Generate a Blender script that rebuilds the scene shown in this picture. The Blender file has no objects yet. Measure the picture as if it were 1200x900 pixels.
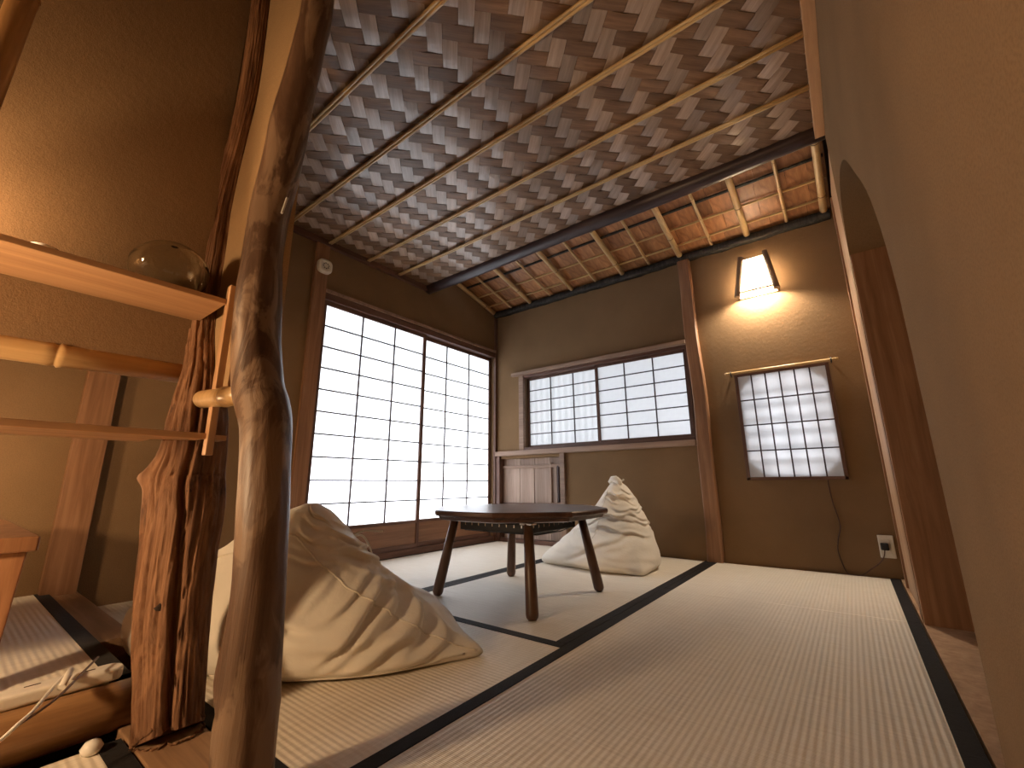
import bpy, bmesh, math, random
import numpy as np
from mathutils import Vector, Matrix, noise as mnoise

random.seed(7)
sc = bpy.context.scene
col = sc.collection
PI = math.pi

# ------------------------------------------------------------------ camera
F_PX = 504.57                       # focal length in pixels of the 1200 px wide frame
YAW, PITCH, ROLL = 0.6541, 0.2279, -0.0059
CAM = Vector((2.708, -3.2643, 0.5146))


def cam_axes():
    cy, sy, cp, sp = math.cos(YAW), math.sin(YAW), math.cos(PITCH), math.sin(PITCH)
    fw = Vector((-sy * cp, cy * cp, sp)); rt = Vector((cy, sy, 0)); up = rt.cross(fw)
    cr, sr = math.cos(ROLL), math.sin(ROLL)
    return cr * rt + sr * up, -sr * rt + cr * up, fw


_r, _u, _f = cam_axes()
cd = bpy.data.cameras.new('camera'); cam = bpy.data.objects.new('camera', cd); col.objects.link(cam)
cd.sensor_width = 36.0; cd.lens = F_PX * 36.0 / 1200.0; cd.clip_start = 0.01
M = Matrix((( _r.x, _u.x, -_f.x, CAM.x), (_r.y, _u.y, -_f.y, CAM.y), (_r.z, _u.z, -_f.z, CAM.z), (0, 0, 0, 1)))
cam.matrix_world = M
sc.camera = cam

# ------------------------------------------------------------------ world, lights, exposure
w = bpy.data.worlds.new('world'); sc.world = w; w.use_nodes = True
w.node_tree.nodes['Background'].inputs[0].default_value = (0.75, 0.86, 1.0, 1)
w.node_tree.nodes['Background'].inputs[1].default_value = 0.6
sc.view_settings.view_transform = 'Standard'; sc.view_settings.look = 'None'
sc.view_settings.gamma = 1.0; sc.view_settings.exposure = 0.80
sc.view_settings.use_curve_mapping = False
sc.cycles.use_denoising = True
sc.cycles.max_bounces = 8; sc.cycles.diffuse_bounces = 5; sc.cycles.glossy_bounces = 3
sc.cycles.transmission_bounces = 6; sc.cycles.transparent_max_bounces = 8
sc.cycles.sample_clamp_indirect = 6.0
sc.cycles.caustics_reflective = False; sc.cycles.caustics_refractive = False


def area(name, loc, target, size, size_y, power, color):
    l = bpy.data.lights.new(name, 'AREA'); l.shape = 'RECTANGLE'; l.size = size; l.size_y = size_y
    l.energy = power; l.color = color
    o = bpy.data.objects.new(name, l); col.objects.link(o); o.location = loc
    o.rotation_euler = (Vector(target) - Vector(loc)).to_track_quat('-Z', 'Y').to_euler()
    return o


DAY = (0.94, 0.94, 1.0)
area('daylight_door', (-1.0, -0.95, 0.30), (0, -0.95, 0.75), 2.2, 1.3, 85, DAY)       # daylight outside the sliding doors
area('daylight_window', (1.1, 0.9, 1.0), (1.1, 0, 1.15), 2.0, 1.2, 11, DAY)         # daylight outside the back window
area('daylight_lattice', (2.45, 0.6, 0.85), (2.45, 0, 0.89), 1.0, 1.0, 8.0, DAY)    # daylight outside the small window
LAMP_W = 38.0        # wall lantern bulb
ALCOVE_W = 8.0       # globe lamp on the alcove stand, left of the frame
SHELF_W = 5.0        # globe lamp on the shelf, left of the frame
FLOOR_W = 28.0       # floor lamp in the ante-room, left of the frame
WARM = (1.0, 0.66, 0.36)

# ------------------------------------------------------------------ node materials
def new_mat(name):
    m = bpy.data.materials.new(name); m.use_nodes = True
    nt = m.node_tree
    for n in list(nt.nodes):
        nt.nodes.remove(n)
    out = nt.nodes.new('ShaderNodeOutputMaterial')
    return m, nt, out


def bsdf(nt, out, rough=0.6, spec=0.3):
    b = nt.nodes.new('ShaderNodeBsdfPrincipled')
    b.inputs['Roughness'].default_value = rough
    b.inputs['Specular IOR Level'].default_value = spec
    nt.links.new(b.outputs[0], out.inputs[0])
    return b


def coords(nt, scale=(1, 1, 1), rot=(0, 0, 0), src='Object'):
    tc = nt.nodes.new('ShaderNodeTexCoord'); mp = nt.nodes.new('ShaderNodeMapping')
    mp.inputs['Scale'].default_value = scale; mp.inputs['Rotation'].default_value = rot
    nt.links.new(tc.outputs[src], mp.inputs[0])
    return mp.outputs[0]


def noise(nt, vec, scale, detail=4, rough=0.55, dist=0.0):
    n = nt.nodes.new('ShaderNodeTexNoise')
    n.inputs['Scale'].default_value = scale; n.inputs['Detail'].default_value = detail
    n.inputs['Roughness'].default_value = rough; n.inputs['Distortion'].default_value = dist
    nt.links.new(vec, n.inputs['Vector'])
    return n.outputs['Fac']


def ramp(nt, fac, stops):
    r = nt.nodes.new('ShaderNodeValToRGB')
    el = r.color_ramp.elements
    while len(el) < len(stops):
        el.new(0.5)
    for e, (p, c) in zip(el, stops):
        e.position = p; e.color = (c[0], c[1], c[2], 1)
    nt.links.new(fac, r.inputs[0])
    return r.outputs[0]


def mix(nt, a, b, fac, mode='MIX'):
    m = nt.nodes.new('ShaderNodeMix'); m.data_type = 'RGBA'; m.blend_type = mode
    if isinstance(fac, (int, float)):
        m.inputs[0].default_value = fac
    else:
        nt.links.new(fac, m.inputs[0])
    for s, v in ((m.inputs[6], a), (m.inputs[7], b)):
        if isinstance(v, tuple):
            s.default_value = (v[0], v[1], v[2], 1)
        else:
            nt.links.new(v, s)
    return m.outputs[2]


def math_node(nt, op, a, b=None):
    m = nt.nodes.new('ShaderNodeMath'); m.operation = op
    for s, v in ((m.inputs[0], a), (m.inputs[1], b)):
        if v is None:
            continue
        if isinstance(v, (int, float)):
            s.default_value = v
        else:
            nt.links.new(v, s)
    return m.outputs[0]


def bump(nt, b, height, strength=0.3, dist=0.01):
    n = nt.nodes.new('ShaderNodeBump'); n.inputs['Strength'].default_value = strength
    n.inputs['Distance'].default_value = dist
    nt.links.new(height, n.inputs['Height']); nt.links.new(n.outputs[0], b.inputs['Normal'])


def obj_random(nt):
    return nt.nodes.new('ShaderNodeObjectInfo').outputs['Random']


def wood(name, dark, light, axis='z', rough=0.5, spec=0.35, grain=1.0, vary=0.25, bumpy=0.15):
    m, nt, out = new_mat(name); b = bsdf(nt, out, rough, spec)
    s = {'x': (2.0, 38, 38), 'y': (38, 2.0, 38), 'z': (38, 38, 2.0)}[axis]
    v = coords(nt, tuple(k * grain for k in s))
    n1 = noise(nt, v, 1.0, 6, 0.62, 0.6)
    v2 = coords(nt, tuple(0.22 * k * grain for k in s))
    n2 = noise(nt, v2, 1.0, 3, 0.5, 0.4)
    c = ramp(nt, n1, [(0.30, dark), (0.68, light)])
    c2 = mix(nt, c, tuple(0.62 * k for k in dark), ramp(nt, n2, [(0.45, (0, 0, 0)), (0.72, (0.6, 0.6, 0.6))]))
    hsv = nt.nodes.new('ShaderNodeHueSaturation'); nt.links.new(c2, hsv.inputs['Color'])
    val = math_node(nt, 'ADD', math_node(nt, 'MULTIPLY', obj_random(nt), vary), 1.0 - vary / 2)
    nt.links.new(val, hsv.inputs['Value'])
    nt.links.new(hsv.outputs[0], b.inputs['Base Color'])
    bump(nt, b, n1, bumpy, 0.004)
    return m


def plaster(name, base, rough=0.92):
    m, nt, out = new_mat(name); b = bsdf(nt, out, rough, 0.12)
    v = coords(nt)
    n1 = noise(nt, v, 2.2, 4, 0.6)
    n2 = noise(nt, v, 260, 3, 0.7)
    n3 = noise(nt, v, 45, 4, 0.65)
    c = ramp(nt, n1, [(0.3, tuple(0.88 * k for k in base)), (0.7, tuple(1.10 * k for k in base))])
    c = mix(nt, c, tuple(0.72 * k for k in base), ramp(nt, n2, [(0.38, (0.6, 0.6, 0.6)), (0.55, (0, 0, 0))]))
    nt.links.new(c, b.inputs['Base Color'])
    h = math_node(nt, 'ADD', math_node(nt, 'MULTIPLY', n2, 0.6), n3)
    bump(nt, b, h, 0.35, 0.004)
    return m


def bamboo(name, base, dark, axis='x', rough=0.35):
    m, nt, out = new_mat(name); b = bsdf(nt, out, rough, 0.45)
    s = {'x': (1.6, 60, 60), 'y': (60, 1.6, 60), 'z': (60, 60, 1.6)}[axis]
    n1 = noise(nt, coords(nt, s), 1.0, 5, 0.6)
    n2 = noise(nt, coords(nt), 5.0, 3)
    c = ramp(nt, n1, [(0.3, dark), (0.62, base)])
    c = mix(nt, c, tuple(0.75 * k for k in base), ramp(nt, n2, [(0.45, (0, 0, 0)), (0.7, (0.7, 0.7, 0.7))]))
    nt.links.new(c, b.inputs['Base Color'])
    bump(nt, b, n1, 0.08, 0.002)
    return m


def plain(name, colr, rough=0.5, spec=0.4, metal=0.0):
    m, nt, out = new_mat(name); b = bsdf(nt, out, rough, spec)
    v = coords(nt); n = noise(nt, v, 60, 3)
    c = ramp(nt, n, [(0.3, tuple(0.9 * k for k in colr)), (0.7, colr)])
    nt.links.new(c, b.inputs['Base Color']); b.inputs['Metallic'].default_value = metal
    return m


def tatami_mat_material(name, axis):
    # ribs run along the long side of the mat, pitch about 14 mm
    m, nt, out = new_mat(name); b = bsdf(nt, out, 0.55, 0.25)
    tc = nt.nodes.new('ShaderNodeTexCoord'); sep = nt.nodes.new('ShaderNodeSeparateXYZ')
    nt.links.new(tc.outputs['Object'], sep.inputs[0])
    across = sep.outputs[0 if axis == 'y' else 1]
    along = sep.outputs[1 if axis == 'y' else 0]
    rib = math_node(nt, 'SINE', math_node(nt, 'MULTIPLY', across, 2 * PI / 0.0145))
    rib = math_node(nt, 'ADD', math_node(nt, 'MULTIPLY', rib, 0.5), 0.5)
    wv = math_node(nt, 'SINE', math_node(nt, 'MULTIPLY', along, 2 * PI / 0.0045))
    s = (160, 7, 1) if axis == 'x' else (7, 160, 1)
    n1 = noise(nt, coords(nt, s), 1.0, 3, 0.6)
    n2 = noise(nt, coords(nt), 2.5, 3)
    c = ramp(nt, n1, [(0.3, (0.69, 0.625, 0.525)), (0.7, (0.86, 0.805, 0.71))])
    c = mix(nt, c, (0.58, 0.51, 0.41), math_node(nt, 'MULTIPLY', math_node(nt, 'SUBTRACT', 1.0, rib), 0.20))
    c = mix(nt, c, (0.79, 0.72, 0.605), math_node(nt, 'MULTIPLY', n2, 0.45))
    nt.links.new(c, b.inputs['Base Color'])
    h = math_node(nt, 'ADD', rib, math_node(nt, 'MULTIPLY', wv, 0.15))
    bump(nt, b, h, 0.42, 0.0022)
    return m


def cloth_mat(name, base, weave=900, rough=0.9, sheen=0.2):
    m, nt, out = new_mat(name); b = bsdf(nt, out, rough, 0.15)
    b.inputs['Sheen Weight'].default_value = sheen
    v = coords(nt)
    n1 = noise(nt, v, 7, 4); n2 = noise(nt, v, weave, 2); n3 = noise(nt, v, 28, 5, 0.6, 0.8)
    c = ramp(nt, n1, [(0.3, tuple(0.9 * k for k in base)), (0.7, base)])
    nt.links.new(c, b.inputs['Base Color'])
    bump(nt, b, math_node(nt, 'ADD', math_node(nt, 'MULTIPLY', n2, 0.12), math_node(nt, 'MULTIPLY', n3, 0.8)), 0.28, 0.01)
    return m


def paper_mat(name, emit, ecol=(0.86, 0.93, 1.0), albedo=0.85):
    # translucent washi with daylight behind it, plus the sky glow it passes evenly
    m, nt, out = new_mat(name)
    v = coords(nt); n = noise(nt, v, 30, 5, 0.6)
    tr = nt.nodes.new('ShaderNodeBsdfTranslucent'); df = nt.nodes.new('ShaderNodeBsdfDiffuse')
    c = ramp(nt, n, [(0.3, (albedo * 0.95,) * 3), (0.7, (albedo,) * 3)])
    nt.links.new(c, tr.inputs[0]); nt.links.new(c, df.inputs[0])
    mx = nt.nodes.new('ShaderNodeMixShader'); mx.inputs[0].default_value = 0.65
    nt.links.new(df.outputs[0], mx.inputs[1]); nt.links.new(tr.outputs[0], mx.inputs[2])
    em = nt.nodes.new('ShaderNodeEmission'); em.inputs[0].default_value = (*ecol, 1); em.inputs[1].default_value = emit
    ad = nt.nodes.new('ShaderNodeAddShader')
    nt.links.new(mx.outputs[0], ad.inputs[0]); nt.links.new(em.outputs[0], ad.inputs[1])
    nt.links.new(ad.outputs[0], out.inputs[0])
    return m


def bark_mat(name, dark, light, groove=(0.02, 0.012, 0.008), rough=0.7, patch=None, sc_=1.0, spec=0.3):
    m, nt, out = new_mat(name); b = bsdf(nt, out, rough, spec)
    v = coords(nt, (28 * sc_, 28 * sc_, 2.2 * sc_))
    n1 = noise(nt, v, 1.0, 7, 0.65, 1.2)
    n2 = noise(nt, coords(nt, (14, 14, 5)), 1.0, 5, 0.6, 0.8)
    c = ramp(nt, n1, [(0.28, groove), (0.42, dark), (0.72, light)])
    if patch:
        c = mix(nt, c, patch, ramp(nt, n2, [(0.50, (0, 0, 0)), (0.56, (0.85, 0.85, 0.85))]))
    else:
        c = mix(nt, c, dark, ramp(nt, n2, [(0.45, (0, 0, 0)), (0.7, (0.8, 0.8, 0.8))]))
    nt.links.new(c, b.inputs['Base Color'])
    bump(nt, b, n1, 0.5, 0.008)
    return m


MT = {}
MT['plaster'] = plaster('earth_plaster', (0.222, 0.139, 0.073))
MT['sleeve'] = plaster('lamp_lit_plaster', (0.40, 0.262, 0.138))  # lamp light on the short wall put into a lighter plaster colour
MT['tat_y'] = tatami_mat_material('tatami_lengthwise', 'y')
MT['tat_x'] = tatami_mat_material('tatami_crosswise', 'x')
MT['heri'] = cloth_mat('black_border_cloth', (0.008, 0.0065, 0.007), 1200, 0.8, 0.05)
MT['kumiko'] = wood('dark_lattice_wood', (0.030, 0.018, 0.018), (0.075, 0.045, 0.045), 'z', 0.5)
MT['sash_z'] = wood('brown_sash_wood_upright', (0.075, 0.036, 0.024), (0.170, 0.088, 0.062), 'z', 0.45)
MT['sash_y'] = wood('brown_sash_wood_along', (0.075, 0.036, 0.024), (0.170, 0.088, 0.062), 'y', 0.45)
MT['sash_x'] = wood('brown_sash_wood_across', (0.075, 0.036, 0.024), (0.170, 0.088, 0.062), 'x', 0.45)
MT['post'] = wood('reddish_post_wood', (0.20, 0.095, 0.045), (0.37, 0.195, 0.105), 'z', 0.5)
MT['post_pale'] = wood('pale_planed_wood', (0.34, 0.20, 0.115), (0.52, 0.34, 0.21), 'z', 0.5)
MT['shelf'] = wood('planed_cedar_shelf', (0.36, 0.195, 0.095), (0.53, 0.315, 0.165), 'y', 0.45)
MT['shelf_edge'] = wood('dark_shelf_edge', (0.36, 0.195, 0.095), (0.53, 0.315, 0.165), 'z', 0.45)
MT['koshi'] = wood('door_skirt_board', (0.16, 0.078, 0.042), (0.32, 0.17, 0.098), 'y', 0.4, grain=0.7)
MT['boards'] = wood('weathered_plank', (0.25, 0.175, 0.135), (0.43, 0.32, 0.255), 'z', 0.65, vary=0.35)
MT['rail'] = wood('weathered_rail', (0.22, 0.14, 0.10), (0.36, 0.245, 0.175), 'x', 0.55)
MT['thr'] = wood('threshold_wood', (0.17, 0.095, 0.050), (0.33, 0.20, 0.115), 'x', 0.45)
MT['beam'] = wood('dark_round_beam', (0.020, 0.012, 0.014), (0.060, 0.036, 0.040), 'x', 0.38, 0.5)
MT['plate'] = bark_mat('blackened_wall_plate', (0.016, 0.014, 0.012), (0.07, 0.06, 0.05))
MT['shingle'] = wood('cedar_shingle', (0.19, 0.078, 0.032), (0.44, 0.215, 0.092), 'y', 0.38, 0.45, 0.6, 0.5)
MT['strip_a'] = wood('woven_strip_sheen', (0.25, 0.172, 0.125), (0.41, 0.305, 0.232), 'x', 0.28, 0.75, 2.2, 0.6, 0.2)  # window-light sheen put into a paler base colour
MT['strip_b'] = wood('woven_strip_brown', (0.120, 0.063, 0.032), (0.235, 0.137, 0.076), 'x', 0.42, 0.32, 2.2, 0.5, 0.2)
MT['bam_x'] = bamboo('bamboo_across', (0.60, 0.42, 0.20), (0.36, 0.22, 0.09), 'x')
MT['bam_y'] = bamboo('bamboo_along', (0.60, 0.42, 0.215), (0.42, 0.27, 0.12), 'y')
MT['bam_rail'] = bamboo('bamboo_rail_smooth', (0.58, 0.38, 0.18), (0.44, 0.27, 0.11), 'y')
MT['bam_z'] = bamboo('bamboo_upright', (0.40, 0.215, 0.085), (0.20, 0.095, 0.032), 'z')
MT['node'] = plain('bamboo_node_ring', (0.075, 0.040, 0.018), 0.6)
MT['trunk'] = bark_mat('rough_debarked_trunk', (0.135, 0.060, 0.027), (0.34, 0.178, 0.092), rough=0.7)
MT['log'] = bark_mat('smooth_bark_log', (0.075, 0.038, 0.022), (0.165, 0.097, 0.060), groove=(0.040, 0.020, 0.012), rough=0.45, patch=(0.215, 0.138, 0.088), sc_=0.55, spec=0.45)
MT['kamachi'] = wood('polished_log_sill', (0.20, 0.10, 0.042), (0.36, 0.20, 0.09), 'y', 0.4)
MT['table'] = wood('dark_table_wood', (0.050, 0.024, 0.017), (0.115, 0.060, 0.042), 'x', 0.30, 0.5)
MT['leg'] = wood('dark_leg_wood', (0.075, 0.036, 0.020), (0.165, 0.088, 0.052), 'z', 0.38, 0.45)
MT['black'] = plain('black_plastic', (0.012, 0.012, 0.014), 0.45)
MT['white'] = plain('white_plastic', (0.78, 0.74, 0.66), 0.4)
MT['metal'] = plain('bright_steel', (0.72, 0.70, 0.68), 0.25, 0.5, 1.0)
MT['bag'] = cloth_mat('cream_canvas', (0.80, 0.745, 0.65))
MT['cordw'] = cloth_mat('cream_cord', (0.70, 0.64, 0.54))
MT['washi_door'] = paper_mat('shoji_paper_door', 0.42)
MT['washi_win'] = paper_mat('shoji_paper_window', 0.10)
MT['washi_small'] = paper_mat('shoji_paper_small', 0.02)
MT['stand'] = wood('red_cedar_stand', (0.22, 0.095, 0.042), (0.42, 0.21, 0.10), 'z', 0.5)
MT['lantern'] = wood('grey_lantern_wood', (0.20, 0.13, 0.08), (0.34, 0.24, 0.16), 'z', 0.55)
MT['tag'] = plain('grey_paper_tag', (0.62, 0.58, 0.52), 0.7)
MT['ceramic'] = plain('white_ceramic', (0.85, 0.82, 0.76), 0.18, 0.5)
MT['backing'] = plain('dark_backing', (0.030, 0.018, 0.012), 0.9)

m, nt, out = new_mat('clear_glass')
g = nt.nodes.new('ShaderNodeBsdfGlass'); g.inputs['IOR'].default_value = 1.45; g.inputs['Roughness'].default_value = 0.0
g.inputs['Color'].default_value = (0.97, 0.97, 0.95, 1)
nt.links.new(g.outputs[0], out.inputs[0]); MT['glass'] = m

def lamp_paper(name, strength, colr):
    # paper over the bulb: passes its light, and glows
    m, nt, out = new_mat(name)
    e = nt.nodes.new('ShaderNodeEmission'); e.inputs[0].default_value = (*colr, 1); e.inputs[1].default_value = strength
    d = nt.nodes.new('ShaderNodeBsdfDiffuse'); d.inputs[0].default_value = (0.85, 0.8, 0.7, 1)
    t = nt.nodes.new('ShaderNodeBsdfTranslucent'); t.inputs[0].default_value = (0.9, 0.86, 0.78, 1)
    mx = nt.nodes.new('ShaderNodeMixShader'); mx.inputs[0].default_value = 0.7
    nt.links.new(d.outputs[0], mx.inputs[1]); nt.links.new(t.outputs[0], mx.inputs[2])
    a = nt.nodes.new('ShaderNodeAddShader')
    nt.links.new(e.outputs[0], a.inputs[0]); nt.links.new(mx.outputs[0], a.inputs[1]); nt.links.new(a.outputs[0], out.inputs[0])
    return m
def lamp_glow(name, strength):
    m, nt, out = new_mat(name)
    e = nt.nodes.new('ShaderNodeEmission'); e.inputs[0].default_value = (*WARM, 1); e.inputs[1].default_value = strength
    nt.links.new(e.outputs[0], out.inputs[0])
    return m
MT['lamp_paper_added_top'] = lamp_paper('lantern_added_top_paper', 0.5, (1.0, 0.80, 0.56))  # for the added panel that closes the lantern's top
MT['lamp_paper'] = lamp_paper('lit_lantern_paper', 3.0, (1.0, 0.86, 0.68))

# ------------------------------------------------------------------ mesh helpers
class MB:
    """collects geometry in world coordinates and links it as one mesh object"""
    def __init__(self):
        self.v = []; self.f = []; self.sm = []

    def add(self, vs, fs, smooth=False):
        k = len(self.v)
        self.v += [tuple(p) for p in vs]
        self.f += [tuple(i + k for i in f) for f in fs]
        self.sm += [smooth] * len(fs)
        return self

    def box(self, x0, x1, y0, y1, z0, z1):
        vs = [(x, y, z) for x in (x0, x1) for y in (y0, y1) for z in (z0, z1)]
        fs = [(0, 1, 3, 2), (4, 6, 7, 5), (0, 4, 5, 1), (2, 3, 7, 6), (0, 2, 6, 4), (1, 5, 7, 3)]
        return self.add(vs, fs)

    def beam(self, a, b, w_, h_, up=(0, 0, 1)):
        """square bar from a to b"""
        a, b = Vector(a), Vector(b); d = (b - a).normalized(); s = d.cross(Vector(up)).normalized(); t = s.cross(d)
        vs = []
        for p in (a, b):
            for i, j in ((-1, -1), (1, -1), (1, 1), (-1, 1)):
                vs.append(p + s * (i * w_ / 2) + t * (j * h_ / 2))
        return self.add(vs, [(0, 3, 2, 1), (4, 5, 6, 7), (0, 1, 5, 4), (1, 2, 6, 5), (2, 3, 7, 6), (3, 0, 4, 7)])

    def tube(self, pts, rad, n=12, smooth=True, caps=True, jitter=None):
        pts = [Vector(p) for p in pts]
        if not hasattr(rad, '__len__'):
            rad = [rad] * len(pts)
        vs = []; fs = []
        d0 = (pts[1] - pts[0]).normalized()
        ref = Vector((0, 0, 1)) if abs(d0.z) < 0.9 else Vector((1, 0, 0))
        s = d0.cross(ref).normalized()
        for i, p in enumerate(pts):
            d = (pts[min(i + 1, len(pts) - 1)] - pts[max(i - 1, 0)]).normalized()
            s = (s - d * s.dot(d)).normalized(); t = d.cross(s)
            for k in range(n):
                a = 2 * PI * k / n
                r = rad[i] * (jitter(i, a) if jitter else 1.0)
                vs.append(p + s * (r * math.cos(a)) + t * (r * math.sin(a)))
        for i in range(len(pts) - 1):
            for k in range(n):
                fs.append((i * n + k, i * n + (k + 1) % n, (i + 1) * n + (k + 1) % n, (i + 1) * n + k))
        self.add(vs, fs, smooth)
        if caps:
            k0 = len(self.v) - len(vs)
            self.f.append(tuple(k0 + k for k in reversed(range(n)))); self.sm.append(False)
            self.f.append(tuple(k0 + (len(pts) - 1) * n + k for k in range(n))); self.sm.append(False)
        return self

    def lathe(self, c, prof, n=32, smooth=True):
        """prof: list of (r, z) about the vertical axis through c"""
        c = Vector(c); vs = []; fs = []
        for r, z in prof:
            for k in range(n):
                a = 2 * PI * k / n
                vs.append((c.x + r * math.cos(a), c.y + r * math.sin(a), c.z + z))
        for i in range(len(prof) - 1):
            for k in range(n):
                fs.append((i * n + k, i * n + (k + 1) % n, (i + 1) * n + (k + 1) % n, (i + 1) * n + k))
        return self.add(vs, fs, smooth)

    def prism(self, poly, axis, a, b):
        """poly: 2D outline in the plane normal to axis, extruded from a to b"""
        n = len(poly)
        def P(p, t):
            return {'x': (t, p[0], p[1]), 'y': (p[0], t, p[1]), 'z': (p[0], p[1], t)}[axis]
        vs = [P(p, a) for p in poly] + [P(p, b) for p in poly]
        fs = [tuple(reversed(range(n))), tuple(range(n, 2 * n))]
        fs += [(i, (i + 1) % n, n + (i + 1) % n, n + i) for i in range(n)]
        return self.add(vs, fs)

    def build(self, name, mat, parent=None, origin=None, bevel=0.0, seg=2):
        xs = [p[0] for p in self.v]; ys = [p[1] for p in self.v]; zs = [p[2] for p in self.v]
        o3 = Vector(origin) if origin is not None else Vector(((min(xs) + max(xs)) / 2, (min(ys) + max(ys)) / 2, min(zs)))
        me = bpy.data.meshes.new(name)
        me.from_pydata([(p[0] - o3.x, p[1] - o3.y, p[2] - o3.z) for p in self.v], [], self.f)
        me.polygons.foreach_set('use_smooth', self.sm)
        bm = bmesh.new(); bm.from_mesh(me); bmesh.ops.recalc_face_normals(bm, faces=bm.faces)
        if bevel > 0:
            es = [e for e in bm.edges if len(e.link_faces) == 2 and e.calc_face_angle(0) > 0.6]
            bmesh.ops.bevel(bm, geom=es, offset=bevel, segments=seg, affect='EDGES', profile=0.5)
        bm.to_mesh(me); bm.free()
        me.materials.append(MT[mat])
        ob = bpy.data.objects.new(name, me); col.objects.link(ob)
        place(ob, o3, parent)
        return ob


WL = {}          # world location of every object (only translations are used for parents)
def place(ob, loc, parent=None):
    loc = Vector(loc); WL[ob.name] = loc
    if parent is not None:
        ob.parent = parent; ob.location = loc - WL[parent.name]
    else:
        ob.location = loc


def thing(name, loc, label, cat, group=None):
    o = bpy.data.objects.new(name, None); col.objects.link(o); o.empty_display_size = 0.1
    place(o, loc); tag(o, label, cat, group)
    return o


def tag(o, label, cat, group=None):
    o['label'] = label; o['category'] = cat
    if group:
        o['group'] = group
    return o


def struct(o):
    o['kind'] = 'structure'
    return o


def struct_empty(name, loc):
    o = bpy.data.objects.new(name, None); col.objects.link(o); place(o, loc); o['kind'] = 'structure'
    return o


def box(name, mat, x0, x1, y0, y1, z0, z1, parent=None, bevel=0.002):
    return MB().box(x0, x1, y0, y1, z0, z1).build(name, mat, parent, bevel=bevel)


def copy_mesh(src, loc, parent):
    o = src.copy(); col.objects.link(o); place(o, loc, parent)
    return o


def smoothed(ctrl, steps):
    """Catmull-Rom through control rows of any length"""
    c = np.array(ctrl, float); outp = []
    for i in range(len(c) - 1):
        p0, p1, p2, p3 = c[max(i - 1, 0)], c[i], c[i + 1], c[min(i + 2, len(c) - 1)]
        for k in range(steps):
            t = k / steps
            outp.append(0.5 * ((2 * p1) + (-p0 + p2) * t + (2 * p0 - 5 * p1 + 4 * p2 - p3) * t * t + (-p0 + 3 * p1 - 3 * p2 + p3) * t ** 3))
    outp.append(c[-1])
    return outp


# ------------------------------------------------------------------ setting: dimensions of the room (metres)
W = 2.845           # right wall face
H = 2.187           # ceiling
YT = -2.85          # plane of the two natural posts, threshold to the ante-room
MW = 0.945          # mat width
XE, YE = 4.2, -5.0  # ante-room extents

# floor under the mats
fl = struct_empty('floor', (W / 2, YT / 2, -0.06))
box('subfloor', 'backing', -0.1, XE, YE, 0.12, -0.10, -0.055, fl, 0)

def rect_wall(mb, axis, t0, t1, u0, u1, z0, z1, holes):
    """wall slab of thickness t0..t1 with rectangular holes (u0,u1,z0,z1)"""
    us = sorted({u0, u1, *[h[0] for h in holes], *[h[1] for h in holes]})
    zs = sorted({z0, z1, *[h[2] for h in holes], *[h[3] for h in holes]})
    for a, b in zip(us, us[1:]):
        for c, d in zip(zs, zs[1:]):
            cu, cz = (a + b) / 2, (c + d) / 2
            if any(h[0] < cu < h[1] and h[2] < cz < h[3] for h in holes):
                continue
            if axis == 'y':
                mb.box(a, b, t0, t1, c, d)
            else:
                mb.box(t0, t1, a, b, c, d)
    return mb

# back wall (y = 0), with the window, the small octagonal opening and the low board door recess
OCT = (2.205, 2.665, 0.565, 1.205)
wb = MB()
rect_wall(wb, 'y', 0.0, 0.10, -0.10, XE, -0.05, 2.60,
          [(0.345, 1.862, 0.828, 1.515), OCT, (0.060, 0.752, -0.05, 0.745)])
cx = 0.085
for (x, sx) in ((OCT[0], 1), (OCT[1], -1)):                    # chamfered corners of the small opening
    for (z, sz) in ((OCT[2], 1), (OCT[3], -1)):
        wb.prism([(x, z), (x + sx * cx, z), (x, z + sz * cx)], 'y', 0.0, 0.10)
struct(wb.build('wall_back', 'plaster'))

# left wall (x = 0)
wl = MB()
rect_wall(wl, 'x', -0.10, 0.0, YE, 0.0, -0.05, 2.60, [(-1.865, -0.030, -0.05, 1.80)])
struct(wl.build('wall_left', 'plaster'))

# right wall with a plastered arch-topped opening
yA, yB = -2.02, -0.94
arch = [q.tolist() for q in smoothed([(-2.085, -0.05), (-2.085, 0.45), (-2.085, 0.90), (-1.98, 1.19), (-1.76, 1.42), (-1.55, 1.60), (-1.30, 1.71), (-1.10, 1.70), (-0.99, 1.60), (-0.945, 1.45), (-0.94, 1.0), (-0.94, -0.05)], 5)]
yA, yB = -2.075, -0.94
wr = MB()
Tw = 0.20
wr.box(W, W + Tw, YE, -2.085, -0.05, 2.60)
ym_ = -2.085
for i_, p_ in enumerate(arch):
    ym_ = max(ym_, p_[0]); arch[i_] = (ym_, p_[1])
wr.box(W + 0.032, W + Tw, yB, 0.0, -0.05, 2.60)
top = 2.60
for (p, q) in zip(arch, arch[1:]):
    vs = [(W, p[0], p[1]), (W, q[0], q[1]), (W, q[0], top), (W, p[0], top)]
    vs += [(W + Tw, v[1], v[2]) for v in vs]
    wr.add(vs, [(0, 3, 2, 1), (4, 5, 6, 7), (0, 1, 5, 4)])
struct(wr.build('wall_right', 'plaster'))
# small room beyond the opening, and the ante-room's far walls
struct(MB().box(W + Tw, XE, yB + 0.03, yB + 0.10, -0.05, 2.6).build('wall_beyond', 'plaster'))
struct(MB().box(XE, XE + 0.1, YE, 0.0, -0.05, 2.6).build('wall_far', 'plaster'))
struct(MB().box(-0.1, XE, YE - 0.1, YE, -0.05, 2.6).build('wall_front', 'plaster'))

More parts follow.
